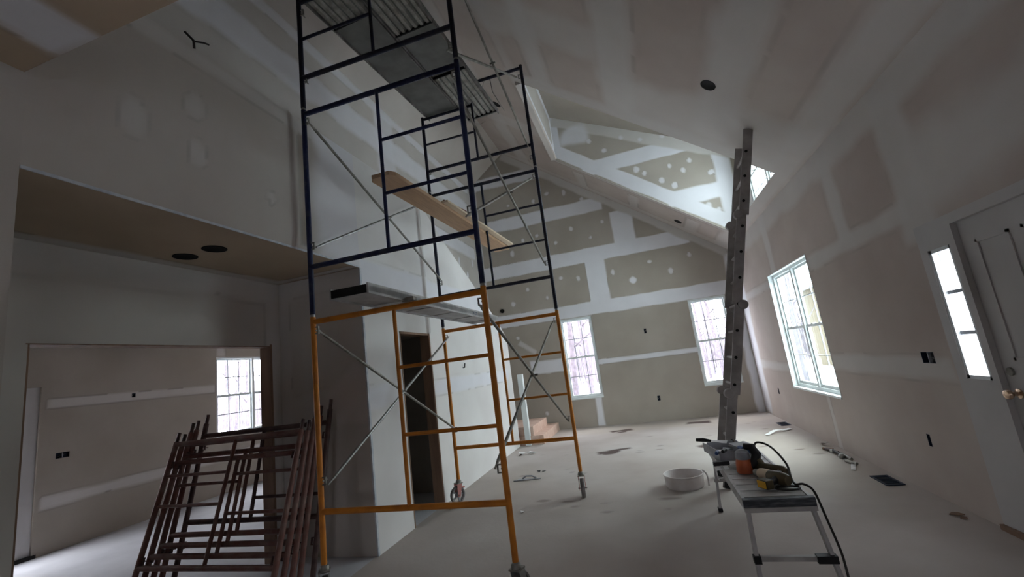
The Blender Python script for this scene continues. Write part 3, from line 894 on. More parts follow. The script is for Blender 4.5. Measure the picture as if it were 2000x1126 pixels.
g_ = 'scaffold tower frames'
f1 = frame(FLp, FRp, .27, 'full', M['orange'], 'orange scaffold frame at the front foot of the tower', g_)
f2 = frame(BLp, BRp, .27, 'full', M['orange'], 'orange scaffold frame at the back foot of the tower', g_)
f3 = frame(FLp, FRp, 2.13, 'full', M['navy'], 'navy blue scaffold frame on top of the front orange frame', g_)
f4 = frame(BLp, BRp, 2.13, 'full', M['navy2'], 'dark navy scaffold frame on top of the back orange frame', g_)
f5 = frame(FLp, FRp, 3.99, 'top', M['navy2'], 'blackish short scaffold frame topmost at the front of the tower', g_)
f6 = frame(BLp, BRp, 3.99, 'top', M['navy2'], 'blackish short scaffold frame topmost at the back of the tower', g_)


def brace(F, B, side, zf, zb_, label, grp='cross braces of the scaffold'):
    """crossed pair pinned in the middle: tube 1 front-high to back-low, tube 2 front-low to back-high"""
    off = Vector((side * .05, 0, 0))
    o = thing('cross_brace', label, 'cross brace', tuple(F), (0, 0, 0), grp)
    D = B - F
    for k, (a, b) in enumerate(((zf[1], zb_[0]), (zf[0], zb_[1]))):
        sh = off + Vector((side * .018 * k, 0, 0))
        p0, p1 = Vector((0, 0, a)) + sh, D + Vector((0, 0, b)) + sh
        e = (p1 - p0).normalized()
        MB().tube([p0, p0 + e * .05, p0 + e * .08, p1 - e * .08, p1 - e * .05, p1], [.007, .009, .0125, .0125, .009, .007], 10).build('brace_tube', M['zincdark'] if side < 0 or k == 0 else M['zinc'], o, smooth=True)
    c = D / 2 + Vector((0, 0, (sum(zf) + sum(zb_)) / 4)) + off
    MB().tube([c - Vector((.02, 0, 0)), c + Vector((.04, 0, 0))], .010, 8).build('pivot_bolt', M['zincdark'], o)
    return o


brace(FLp, BLp, 1, (.82, 1.99), (.84, 2.00), 'crossed steel brace on the left side between the orange frames')
brace(FRp, BRp, -1, (.85, 1.99), (.82, 1.98), 'crossed steel brace on the right side between the orange frames')
brace(FLp, BLp, 1, (2.69, 3.84), (2.73, 3.88), 'crossed steel brace on the left side between the navy frames')
brace(FRp, BRp, -1, (2.66, 3.78), (2.68, 3.84), 'thin crossed brace on the right side between the navy frames')
brace(FRp, BRp, -1, (4.09, 5.27), (4.27, 5.29), 'crossed brace at the very top right side of the tower')


def caster(P, ang, label, m_fork, spin=0):
    o = thing('caster_wheel', label, 'caster', (P.x, P.y, 0), (0, 0, ang), 'casters under the scaffold')
    R = .10
    MB().lathe([(R - .022, -.022), (R - .006, -.022), (R, -.012), (R, .012), (R - .006, .022), (R - .022, .022)], axis='x', n=32, closed=True, c=(0, -.03, R)).build('tyre', M['wheel'], o, smooth=True)
    hb = MB().lathe([(.028, -.024), (.028, .024)], axis='x', n=20, c=(0, -.03, R))
    for k in range(5):
        t = 2 * math.pi * k / 5
        hb.beam((0, -.03, R), (0, -.03 + (R - .018) * math.cos(t), R + (R - .018) * math.sin(t)), .018, .02, up=(1, 0, 0))
    hb.build('hub', M['tape_grey'], o)
    for s in (-1, 1):
        MB().prism([(s * .032, -.05, R - .02), (s * .032, -.01, R - .02), (s * .032, .025, .225), (s * .032, -.045, .225)], (s * .005, 0, 0)).build('fork', m_fork, o)
    MB().box(-.04, .04, -.045, .035, .222, .232).tube([(0, 0, .23), (0, 0, .34)], .018, 12).lathe([(.034, .232), (.034, .25), (.026, .262)], n=18).build('swivel_stem', M['zincdark'], o, smooth=True)
    MB().tube([(-.05, -.03, R), (.05, -.03, R)], .008, 8).build('axle', M['zinc'], o)
    MB().box(-.02, .02, .02, .07, .16, .175).build('brake_pedal', m_fork, o)
    return o


caster(FLp, .6, 'caster under the front left leg of the orange scaffold', M['zinc'])
caster(FRp, 2.9, 'caster under the front right leg of the orange scaffold', M['zinc'])
caster(BLp, -.55, 'pink-forked caster under the back left scaffold leg', M['pink'])
caster(BRp, .15, 'pink-forked caster under the back right scaffold leg', M['pink'])


# decks
def deck(name, label, x0, x1, dx, y0, y1, z, segs, ext=0):
    """aluminium plank with flat and ribbed stretches on its underside; dx = sideways drift from y0 to y1"""
    o = thing(name, label, 'plank', (x0, y0, z), (0, 0, -math.atan2(dx, y1 - y0)), 'aluminium planks on top of the scaffold')
    W, L = x1 - x0, y1 - y0
    MB().box(0, W, 0, L, .0, .035).build('deck_panel', M['plankpanel'], o)
    for s in (0, W - .012):
        MB().box(s, s + .012, 0, L, -.03, .0).build('side_rail', M['alumdark'], o)
    for a, b in segs:
        n = 6
        for k in range(n):
            xx = .012 + (W - .024) * (k + .5) / n
            q = MB()
            q.prism([(xx - .028, a, 0), (xx - .016, a, -.022), (xx + .016, a, -.022), (xx + .028, a, 0)], (0, b - a, 0))
            r_ = q.build('rib', M['zincdark'], o)
        for ye in (a - .015, b):
            MB().box(.0, W, ye, ye + .015, -.03, 0).build('end_cap', M['hole'], o)
    return o


deck('aluminium_plank', 'grey plank with a ribbed front half on the left of the scaffold top', -2.50, -2.03, .17, 2.30, 5.20, 5.115, [(.05, 1.0)])
deck('aluminium_plank', 'grey plank with ribbed ends on the right, overhanging the back of the scaffold top', -2.01, -1.55, .17, 2.30, 5.53, 5.125, [(.05, 1.35), (2.15, 3.15)])

# wooden plank on the navy rungs
o = thing('wooden_plank', 'long light brown wooden plank lying across the navy scaffold rungs', 'plank', (-1.99, 3.05, 3.235), (-.085 * 0, 0, 0))
q = MB()
A, B = Vector((-.02, 0, 0)), Vector((.16, 2.98, 0))
q.add([], [])
pl = [(0.03, 0), (.20, .0), (.235, .05), (.36, 2.98), (.13, 2.98), (-.0, .05)]
q.prism([(x, y, 0) for x, y in pl], (0, 0, .038))
q.build('plank_board', M['pine'], o, bevel=.003)
o2 = thing('wooden_board', 'narrow pale board lying on top of the wooden plank on the scaffold', 'board', (-1.735, 3.95, 3.274))
q = MB().prism([(.0, 0, 0), (.075, 0, 0), (.185, 2.02, 0), (.11, 2.02, 0)], (0, 0, .022)); q.build('board', M['pineedge'], o2)
o3 = thing('pipe_scrap', 'short dark rusty tube lying on the wooden plank beside the scaffold leg', 'pipe', (-1.735, 4.02, 3.317))
MB().tube([(0, 0, 0), (.07, .42, 0)], .021, 12).build('tube', M['redpaint'], o3, smooth=True)
o4 = thing('clamp', 'small dark clamp on the wooden plank by the back navy leg', 'clamp', (-1.83, 3.42, 3.273))
MB().box(-.02, .02, -.012, .012, 0, .03).box(.0, .035, -.006, .006, .03, .04).build('clamp_body', M['reddark'], o4)

# aluminium plank on the orange frames
A, B = Vector((-1.935, 2.42, 2.095)), Vector((-2.13, 4.60, 2.095))
o = thing('aluminium_walkboard', 'silver aluminium walkboard resting on the orange scaffold top bars', 'plank', (-1.93, 2.40, 2.097), (0, 0, .016))
W, L = .30, 2.78
MB().box(0, W, 0.01, L - .01, .015, .055).build('deck_panel', M['alum'], o)
for s in (0, W - .014):
    MB().box(s, s + .014, 0, L, 0, .072).build('side_rail', M['alum'], o)
MB().box(.014, W - .014, -.002, .012, .008, .062).build('end_cap', M['hole'], o)
for yy in (.5, 1.0, 1.5, 2.0, 2.5):
    MB().box(.014, W - .014, yy, yy + .03, .010, .016).build('cross_rib', M['alum'], o)
MB().tube([(W + .001, 1.98 + .05 * math.cos(t * .35), .036 + .014 * math.sin(t * .35)) for t in range(18)], .002, 5).build('marker_scribble', M['blue'], o)
o = thing('hinge_block', 'small dark block sitting on the orange bar beside the silver walkboard', 'block', (-1.62, 2.90, 2.095))
MB().box(-.05, .05, -.02, .03, .0, .03).build('block', M['zincdark'], o, bevel=.004)

# torn tape strips hanging from the back top frame
tp = MB()
tp.tube([(-1.35, 5.13, 5.40), (-1.33, 5.11, 5.18), (-1.27, 5.12, 5.02), (-1.2, 5.1, 4.85)], [.006, .005, .004, .002], 6)
tag(tp.build('wire_strand', M['zincdark']), 'thin dark wire hanging down from the back top scaffold bar', 'wire')
tp = MB()
tp.tube([(-1.42, 5.13, 5.41), (-1.50, 5.12, 5.25), (-1.62, 5.13, 5.12)], [.003, .003, .002], 6)
tag(tp.build('wire_strand', M['zincdark']), 'thin wire slanting from the back top bar to the middle post', 'wire')
tp = MB()
tp.tube([(-1.63, 5.12, 4.80), (-1.55, 5.10, 4.76), (-1.47, 5.08, 4.77)], [.004, .003, .002], 6)
tag(tp.build('wire_strand', M['zincdark']), 'short bent wire sticking out from the back middle post', 'wire')
# cable ends at the torn hole high in the left wall
tp = MB()
tp.tube([(XL + .01, 1.90, 4.0), (XL + .05, 1.93, 3.94), (XL + .03, 1.95, 3.90)], .008, 6)
tp.tube([(XL + .04, 1.93, 3.94), (XL + .07, 1.99, 3.96), (XL + .06, 2.03, 3.98)], .006, 6)
tag(tp.build('cable_stub', M['wire']), 'forked dark cable stub high on the left wall', 'cable')

# ------------------------------------------------------------------ stack of maroon frames leaning at the end wall
redg = 'maroon scaffold frames leaning in a stack'


def red_frame(loc, lean, yaw, m, H, W, label, rungs, bars, posts, roll=0.0):
    o = thing('scaffold_frame', label, 'scaffold frame', loc, (-lean, roll, yaw), redg)
    R, r = .0235, .0145
    T = lambda nm, a, b, rad: MB().tube([a, b], rad, 10).build(nm, m, o, smooth=True)
    T('leg', (0, 0, 0), (0, 0, H), R); T('leg', (W, 0, 0), (W, 0, H), R)
    for z in bars: T('cross_bar', (0, 0, z), (W, 0, z), R)
    for x, a, b in posts: T('middle_post', (x, 0, a), (x, 0, b), r + .002)
    for a, b, z in rungs: T('rung', (a, 0, z), (b, 0, z), r)
    for x, s in ((0, 1), (W, -1)):
        for z in (H * .2, H * .82):
            lock(x, z, s, M['reddark'], o)
    for x in (0, W):
        MB().tube([(x, 0, H), (x, 0, H + .09)], .016, 8).build('coupling_pin', M['reddark'], o, smooth=True)
    return o


w2 = .76
ords = ['frontmost', 'second', 'third', 'fourth', 'fifth', 'sixth']
specs = [(1.27, 'redpaint', [(0, w2, .96), (0, w2, .70)], [.22, 1.25], [(w2, .22, 1.25)]),
         (1.24, 'redpaint', [(w2, 1.50, .60), (w2, 1.50, .92)], [.28, 1.06], [(w2, .28, 1.06)]),
         (1.33, 'redpaint', [(0, w2, .84)], [.34, 1.10], [(w2, .34, 1.1)]),
         (1.34, 'redpaint', [(w2, 1.50, .56)], [.40, 1.20], [(w2, .40, 1.20)]),
         (1.38, 'reddark', [(w2, 1.5, .66)], [.48, 1.26], [(w2, .48, 1.26)])]
for k, (H_, m_, rg, bs, ps) in enumerate(specs):
    red_frame((-4.53 + (.0, .03, .05, .065, .13)[k], 2.915 + .07 * k, 0), .315 - .02 * k, .004 * k, M[m_], H_, 1.50,
              '%s maroon scaffold frame of the stack, counted from the camera towards the wall' % ords[k], rg, bs, ps)

o = thing('debris_heap', 'low dark scrap heap on the floor behind the maroon frames', 'debris', (-4.15, 4.15, 0))
for k in range(9):
    a = random.random() * 6.28
    MB().beam((random.uniform(-.25, .15), random.uniform(-.1, .1), .015 + k * .006), (random.uniform(-.1, .3), random.uniform(-.12, .12), .03 + k * .008), .05, .012).build('scrap_piece', M['reddark' if k % 3 else 'jamb'], o)

# ------------------------------------------------------------------ leaning articulated ladder
lad = thing('folding_ladder', 'tall grey multi-position ladder leaning from the floor to the sloped ceiling', 'ladder', (0.60, 5.17, 0))
E = Vector((.95, 0, 3.80)); en = E.normalized(); LL = E.length
nl = Vector((en.z, 0, -en.x))
for yy, nm in ((0, 'near'), (.46, 'far')):
    segs = [(0.0, .245), (.245, .49), (.49, .745), (.745, 1.0 if yy == 0 else .995)]
    for k, (a, b) in enumerate(segs):
        sh = 0.012 if k % 2 else -.012
        MB().beam(E * a + nl * sh + Vector((0, yy, 0)), E * b + nl * sh + Vector((0, yy, 0)), .026, .098, up=tuple(nl)).build('side_rail', M['ladder'], lad, bevel=.003)
    for k, t in enumerate((.245, .49, .745)):
        c = E * t + nl * (.045 * (1 if k == 1 else -1)) + Vector((0, yy, 0))
        MB().lathe([(.0, -.030), (.045, -.030), (.052, -.022), (.052, .022), (.045, .030), (.0, .030)], axis='y', n=24, c=tuple(c)).build('hinge_knob', M['ladder'], lad, smooth=True)
    MB().beam(Vector((0, yy, .0)), Vector((0, yy, .0)) + en * .09, .034, .095, up=tuple(nl)).build('rubber_foot', M['black'], lad)
for k in range(13):
    t = .05 + k * .0735
    MB().tube([E * t + Vector((0, -.016, 0)), E * t + Vector((0, .476, 0))], .015, 12).build('rung', M['ladder'], lad, smooth=True)
    MB().tube([E * t + Vector((0, -.019, 0)), E * t + Vector((0, -.015, 0))], .016, 12).build('rung_end', M['hole'], lad)

# ------------------------------------------------------------------ work platform bench
bn = thing('work_platform', 'low aluminium work platform bench with splayed ladder legs, covered in dust', 'work platform', (.62, 3.9, 0), (0, 0, 0))
MB().box(-.17, .19, -.70, .80, .475, .50).build('platform_top', M['alum'], bn, bevel=.004)
for s in (-.185, .19):
    MB().box(s, s + .018, -.72, .82, .435, .505).build('side_rail', M['alum'], bn)
MB().box(-.19, .212, -.74, -.70, .462, .512).build('end_cap', M['endcap'], bn, bevel=.004)
MB().box(-.19, .212, -.742, -.715, .435, .462).build('end_flange', M['alum'], bn)
MB().box(-.185, .208, .80, .835, .430, .508).build('end_cap', M['alumdark'], bn, bevel=.004)
for k in range(11):
    MB().box(-.165, .185, -.66 + k * .135, -.655 + k * .135, .500, .5035).build('tread_ridge', M['alum'], bn)
for sx_, x1 in ((-.165, -.20), (.19, .235)):
    MB().beam((sx_, -.69, .47), (x1, -.84, .01), .022, .05, up=(0, 1, 0)).build('leg', M['alum'], bn, bevel=.002)
    MB().beam((sx_, .70, .47), (x1 * 1.02, .62 if sx_ < 0 else .80, .01), .022, .035, up=(0, 1, 0)).build('leg', M['alum'], bn)
    MB().box(x1 - .018, x1 + .018, -.87, -.81, 0, .03).build('rubber_foot', M['black'], bn)
    MB().box(x1 * 1.02 - .018, x1 * 1.02 + .018, (.62 if sx_ < 0 else .80) - .03, (.62 if sx_ < 0 else .80) + .03, 0, .03).build('rubber_foot', M['black'], bn)
    MB().beam((sx_ + (x1 - sx_) * .25, .68, .34), (sx_, .45, .46), .012, .02).build('leg_brace', M['alum'], bn)
MB().beam((-.19, -.785, .195), (.215, -.785, .195), .03, .025).build('leg_crossbar', M['alum'], bn)
MB().beam((.13, -.795, .195), (.235, -.795, .195), .045, .04).build('crossbar_end', M['black'], bn)
MB().beam((-.205, -.795, .195), (-.165, -.795, .195), .045, .04).build('crossbar_end', M['black'], bn)
MB().beam((-.20, .66, .25), (.22, .78, .25), .02, .03).build('leg_crossbar', M['alum'], bn)

# things lying on the bench
ZB = .504
tr = thing('mud_pan', 'grey metal tray of taping knives at the far end of the work platform', 'tray', (.53, 4.42, ZB), (0, 0, .12))
MB().prism([(-.09, -.22, 0), (.14, -.22, 0), (.14, .18, 0), (-.09, .18, 0)], (0, 0, .006)).build('tray_base', M['tape_grey'], tr)
for a, b in (((-.09, -.22), (-.12, .2)), ((.14, -.22), (.17, .2)), ((-.09, .18), (.14, .18)), ((-.09, -.22), (.14, -.22))):
    MB().beam((a[0], a[1], .04), (b[0], b[1], .04), .006, .08).build('tray_side', M['tape_grey'], tr)
for k, (x, y, x2, y2, m) in enumerate([(-.06, -.15, .02, .16, 'alum'), (.0, -.18, .10, .10, 'tape_grey'), (.09, -.2, .03, .17, 'alumdark'), (-.08, .05, .12, .0, 'alum')]):
    kn_ = thing('taping_knife', ['pale taping knife lying lengthwise in the tray on the bench', 'grey taping knife lying slantwise in the tray on the bench',
                                'dark taping knife near the right edge of the tray', 'taping knife lying across the others in the tray'][k], 'taping knife',
                (.53 + x, 4.42 + y, ZB + .06 + k * .018), (.05, .1, math.atan2(y2 - y, x2 - x)), 'taping knives in the tray')
    MB().prism([(0, -.012, 0), (.10, -.05, 0), (.13, -.05, 0), (.13, .05, 0), (.10, .05, 0), (0, .012, 0)], (0, 0, .002)).build('blade', M[m], kn_)
    MB().tube([(-.13, 0, 0), (-.07, 0, .004), (.0, 0, 0)], [.014, .017, .010], 10).build('handle', M['black' if k % 2 else 'blue'], kn_, smooth=True)
pc = thing('compound_box', 'light grey box with a blue mark beside the ladder on the bench', 'box', (.66, 4.28, ZB), (0, 0, .2))
MB().box(-.07, .07, -.09, .09, 0, .11).build('carton', M['tape_grey'], pc, bevel=.006)
MB().box(-.03, .03, -.0915, -.09, .05, .085).build('label', M['blue'], pc)
kp = thing('joint_knife', 'wide knife with a black handle overhanging the left edge of the bench', 'taping knife', (.48, 3.98, ZB + .02), (0, 0, 0.1))
MB().box(-.10, .02, -.016, .016, 0, .03).build('handle', M['black'], kp, bevel=.006)
MB().box(.02, .16, -.04, .04, .012, .015).build('blade', M['alum'], kp)
ppr = thing('paper_sheet', 'small white sheet hanging over the left edge of the bench', 'paper', (.43, 3.98, ZB - .005))
q = MB().prism([(-.04, -.06, 0), (.06, -.06, .004), (.06, .05, .004), (-.04, .05, 0)], (0, 0, .001)); q.prism([(-.04, -.06, 0), (-.041, .05, 0), (-.035, .04, -.09), (-.03, -.05, -.08)], (.001, 0, 0))
q.build('sheet', M['paper_w'], ppr)
# orange-cased sander
sa = thing('power_sander', 'orange and black power sander standing on the work platform', 'power tool', (.60, 3.80, ZB), (0, 0, -.3))
MB().lathe([(.055, 0), (.062, .01), (.058, .07), (.05, .10)], n=28, c=(-.02, 0, 0)).build('body', M['redtool'], sa, smooth=True)
MB().lathe([(.050, .10), (.052, .115), (.048, .15), (.03, .165), (0, .17)], n=28, c=(-.02, 0, 0)).build('clear_canister', M['tape_grey'], sa, smooth=True)
MB().tube([(.02, 0, .04), (.06, .0, .08), (.075, .01, .13), (.05, .02, .18), (.0, .03, .185)], [.028, .035, .034, .030, .022], 14).build('motor_housing', M['black'], sa, smooth=True)
MB().tube([(.07, .0, .10), (.09, .01, .05), (.085, .01, .01)], [.03, .034, .03], 12).build('handle', M['olive'], sa, smooth=True)
# drill
dr = thing('cordless_drill', 'black and yellow cordless drill lying on the work platform', 'power tool', (.695, 3.50, ZB + .045), (0, 0, -1.05))
MB().tube([(-.16, 0, 0), (-.13, 0, 0), (-.10, 0, 0)], [.020, .026, .032], 16).build('chuck', M['zincdark'], dr, smooth=True)
MB().tube([(-.11, 0, 0), (-.09, 0, 0), (-.03, 0, 0), (-.02, 0, 0)], [.034, .038, .038, .03], 16).build('gear_collar', M['pineedge'], dr, smooth=True)
MB().tube([(-.03, 0, 0), (.0, 0, 0), (.10, 0, 0), (.13, 0, 0)], [.034, .042, .042, .03], 16).build('motor_body', M['olive'], dr, smooth=True)
MB().tube([(.05, 0, 0), (.07, -.06, -.005), (.075, -.11, -.005)], [.030, .022, .024], 14).build('grip', M['black'], dr, smooth=True)
MB().box(.03, .115, -.160, -.105, -.035, .02).build('battery', M['olive'], dr, bevel=.006)
MB().box(.038, .108, -.165, -.155, -.028, .014).build('battery_plate', M['yellow'], dr)
# second tool behind
t2 = thing('screw_gun', 'dusty dark screw gun lying behind the yellow drill on the bench', 'power tool', (.72, 3.72, ZB + .04), (0, 0, -.9))
MB().tube([(-.14, 0, 0), (-.10, 0, 0), (-.02, 0, 0), (.12, 0, 0), (.15, 0, 0)], [.012, .03, .036, .038, .022], 14).build('motor_body', M['olive'], t2, smooth=True)
MB().tube([(.10, .0, 0), (.12, -.05, -.01), (.12, -.12, -.01)], [.026, .022, .02], 12).build('grip', M['tape_grey'], t2, smooth=True)
MB().tube([(-.16, 0, 0), (-.22, .01, 0)], .006, 8).build('bit', M['zinc'], t2)

# power cord: from the sander over the bench edge to the floor
pts = [(.66, 3.80, .62), (.70, 3.86, .70), (.78, 3.80, .68), (.82, 3.62, .60), (.80, 3.48, .535), (.80, 3.40, .52), (.84, 3.38, .525), (.895, 3.40, .47), (.93, 3.40, .30),
       (.95, 3.35, .13), (.925, 3.24, .03), (.89, 3.12, .009), (.86, 2.95, .009), (.82, 2.7, .009), (.80, 2.5, .009)]


def cat(P, n=8):
    P = [Vector(p) for p in P]
    out = []
    for i in range(len(P) - 1):
        a, b, c, d = P[max(i - 1, 0)], P[i], P[i + 1], P[min(i + 2, len(P) - 1)]
        for k in range(n):
            t = k / n
            out.append(.5 * (2 * b + (c - a) * t + (2 * a - 5 * b + 4 * c - d) * t * t + (3 * b - a - 3 * c + d) * t ** 3))
    return out + [P[-1]]


CORD = pts
tag(MB().tube(cat(CORD), .0075, 8).build('extension_cord', M['wire'], smooth='all'), 'black power cord looping off the bench and across the floor', 'cord')
lp = [(.70 + .07 * math.cos(t * .45) + .04, 3.36 + .045 * math.sin(t * .45), .512) for t in range(15)]
tag(MB().tube(cat(lp, 3), .0065, 8).build('extension_cord', M['wire'], smooth='all'), 'small black loop of cord lying on the near end of the bench', 'cord')

# white tub ring
tb = thing('plastic_tub', 'shallow round white plastic tub on the floor left of the bench', 'tub', (.185, 5.33, 0))
MB().lathe([(0, 0), (.185, 0), (.20, .02), (.205, .12), (.212, .125), (.212, .135), (.198, .135), (.190, .02), (0, .012)], n=48).build('tub_wall', M['plastic_w'], tb, smooth=True)
MB().tube(cat([(.205, .02, .15), (.235, -.02, .12), (.24, -.05, .06), (.235, -.07, .0125)]), .009, 8).build('handle', M['plastic_w'], tb, smooth='all')

# ------------------------------------------------------------------ floor patches, dirt and scraps
Ff = lambda u, v: (u, v, 0)
for p, sx_, sy_, mt, am in [((-.9, 9.5), 9, 3, 'soft_brown', .6), ((1.1, 9.4), 8, 4, 'soft_brown', .6), ((-2.0, 6.0), 2, 5, 'soft_brown', .3), ((1.7, 6.3), 4, 12, 'soft_brown', .35)]:  # broad soft brownish patches on the floor
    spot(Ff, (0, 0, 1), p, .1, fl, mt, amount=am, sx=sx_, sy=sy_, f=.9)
for (a0, b0, w0) in [((-.92, 7.30), (-.66, 7.36), .10), ((-.78, 7.42), (-.50, 7.50), .04), ((-.86, 7.2), (-.70, 7.26), .05), ((-.86, 9.2), (-.52, 9.28), .14), ((-.74, 9.05), (-.62, 9.08), .05),
                     ((.62, 9.45), (.95, 9.42), .16), ((.58, 7.25), (.82, 7.30), .08), ((.64, 7.36), (.80, 7.38), .04)]:
    band(Ff, (0, 0, 1), a0, b0, w0, fl, 'dirt', f=.07, amount=.95, wob=1.1)
for k in range(30):
    p = (random.uniform(-2.0, 1.9), random.uniform(4.6, 9.8))
    spot(Ff, (0, 0, 1), p, random.uniform(.014, .03), fl, 'dirt', amount=random.uniform(.25, .6), name='dirt_stain', sx=random.uniform(1, 2.6), f=.8, lift=.003)
# trowel on the floor
o = thing('trowel', 'grey trowel lying on the floor between the scaffold casters', 'trowel', (-1.80, 5.95, .0), (0, 0, .1))
MB().prism([(-.17, -.03, 0.002), (.17, -.01, .002), (.2, .01, .002), (-.1, .05, .002)], (0, 0, .012)).build('blade', M['tape_grey'], o)
MB().tube([(-.05, .02, .02), (0, .02, .05), (.08, .02, .045), (.14, .015, .018)], .011, 8).build('handle', M['tape_grey'], o, smooth=True)


def chips(name, label, cat_, loc, n, spread, m, size, hgt=.02, group=None, rot=0.0):
    o = thing(name, label, cat_, loc, (0, 0, rot), group)
    for k in range(n):
        x, y = random.uniform(-1, 1) * spread[0], random.uniform(-1, 1) * spread[1]
        a = random.random() * 3.14
        s = size * random.uniform(.6, 1.3)
        q = MB().prism([(x + s * math.cos(a + t) * (1 if i % 2 else .7), y + s * .6 * math.sin(a + t), random.uniform(.002, hgt)) for i, t in enumerate((0, 1.3, 2.6, 3.9, 5.2))], (0, 0, .006))
        q.build('fragment', m, o)
    return o


chips('plaster_scrap', 'white crumpled scraps on the floor beyond the back left caster', 'scrap', (-2.22, 7.60, 0), 4, (.12, .05), M['paper_w'], .07, .05)
chips('dark_scrap', 'small dark scrap on the floor left of the back right caster', 'scrap', (-1.66, 6.34, 0), 3, (.06, .03), M['black'], .03, .02)
chips('wood_block', 'pale block on the floor in front of the closet opening', 'scrap', (-2.40, 4.90, 0), 2, (.03, .03), M['pineedge'], .06, .05)
chips('plaster_scrap', 'tiny white scrap on the floor beside the front right orange leg', 'scrap', (-1.50, 4.68, 0), 1, (.0, .0), M['paper_w'], .04, .015)
chips('dark_scrap', 'dark shard on the floor in front of the partition wall', 'scrap', (-2.33, 7.55, 0), 2, (.08, .02), M['reddark'], .03, .02)
o = thing('paper_strip', 'long curled white paper strip on the floor near the far right corner', 'paper', (1.78, 7.86, 0), (0, 0, .7))
q = MB()
for k in range(8):
    a, b = -.28 + k * .07, -.28 + (k + 1) * .07
    za, zb_ = .012 + .03 * max(0, math.sin(k * .5)) ** 2, .012 + .03 * max(0, math.sin((k + 1) * .5)) ** 2
    q.prism([(a, -.03, za), (b, -.035, zb_), (b, .03, zb_ + .005), (a, .025, za + .005)], (0, 0, .002))
q.build('strip', M['paper_w'], o)
o = thing('paper_strip', 'pinkish white strip of paper near the tools along the right wall', 'paper', (1.93, 5.72, 0), (0, 0, 1.2))
q = MB()
for k in range(5):
    a, b = -.15 + k * .06, -.15 + (k + 1) * .06
    q.prism([(a, -.02, .006 + .008 * (k % 2)), (b, -.02, .006 + .008 * ((k + 1) % 2)), (b, .02, .008), (a, .02, .008)], (0, 0, .002))
q.build('strip', M['plastic_w'], o)


def register(x, y, rot, label):
    o = thing('floor_register', label, 'floor vent', (x, y, 0), (0, 0, rot), 'floor vents along the right wall')
    W, L, t = .075, .16, .018
    MB().panel((-W, -L, .001), (1, 0, 0), (0, 1, 0), (0, 0, .008), (0, 2 * W), (0, 2 * L), [(t, 2 * W - t, t, 2 * L - t)]).build('rim', M['elecbox'], o)
    MB().box(-W + t, W - t, -L + t, L - t, .0008, .0015).build('duct_opening', M['hole'], o)
    for k in range(7):
        y_ = -L + t + .02 + k * .04
        MB().box(-W + t, W - t, y_ - .005, y_ + .005, .002, .008).build('louvre', M['elecbox'], o)


register(1.99, 5.18, .0, 'black floor vent near the right wall, the nearer one')
register(2.03, 8.52, .0, 'black floor vent near the far right corner')
o = thing('tool_pile', 'small pile of dusty metal tools against the right wall', 'tools', (2.03, 6.0, 0))
for k, (y, z, L, m) in enumerate([(-.05, .02, .3, 'zincdark'), (.15, .03, .22, 'black'), (.3, .02, .25, 'reddark'), (-.25, .02, .2, 'zincdark'), (.45, .02, .15, 'jamb')]):
    a = 1.4 + k * .25
    MB().tube([(-.02 - .03 * (k % 2), y, z), (-.02 + L * math.cos(a) * .5 - .02, y + L * math.sin(a), z)], .016, 8).build('tool', M[m], o, smooth=True)
MB().lathe([(0, 0), (.03, 0), (.034, .03), (.02, .05), (0, .055)], c=(-.06, .1, .0), n=18).build('metal_cup', M['zinc'], o, smooth=True)
MB().lathe([(0, 0), (.03, 0), (.032, .035), (0, .045)], c=(-.05, .38, .0), n=18).build('metal_cup', M['zinc'], o, smooth=True)
chips('plaster_scrap', 'white lump on the floor against the right wall beneath the window', 'scrap', (2.02, 6.85, 0), 2, (.02, .06), M['plastic_w'], .04, .04)
chips('wood_sliver', 'thin brown sliver on the floor near the front door threshold', 'scrap', (2.0, 4.22, 0), 2, (.03, .08), M['jamb'], .04, .008)

# ------------------------------------------------------------------ outside
gr = struct(MB().box(-90, 90, -60, 120, -1.02, -.9).build('ground', M['snow']))
gr2 = struct(MB().box(XR + .13, XR + 2.3, -1, 9.5, -.3, -.15).build('floor_porch', M['snow']))
o = thing('porch_post', 'pale green porch post outside the right window', 'post', (XR + 1.55, 9.6, -.15))
MB().box(-.09, .09, -.09, .09, .0, 2.85).build('shaft', M['siding'], o)
MB().box(-.12, .12, -.12, .12, .0, .12).build('base', M['siding'], o)
rl = thing('porch_railing', 'white porch railing outside the right window', 'railing', (XR + 1.6, 0, -.15))
MB().box(-.03, .03, 5, 9.48, .85, .92).build('top_rail', M['white'], rl)
MB().box(-.02, .02, 5, 9.48, .12, .17).build('bottom_rail', M['white'], rl)
for k in range(18):
    MB().box(-.015, .015, 5.1 + k * .25, 5.13 + k * .25, .15, .86).build('baluster', M['white'], rl)
ho = thing('neighbour_house', 'tan sided house beyond the porch seen through the right window', 'house', (17, 31, -.9))
MB().box(-6, 6, -4, 4, 0, 5).build('walls', M['tan'], ho)
MB().prism([(-6.5, -4.5, 5), (6.5, -4.5, 5), (0, -4.5, 8.5)], (0, 9, 0)).build('roof', M['tape_grey'], ho)
for k in range(3):
    MB().box(-4.4 + k * 3.2, -3.2 + k * 3.2, -4.04, -4.0, 1.2, 2.8).build('window', M['muntin'], ho)


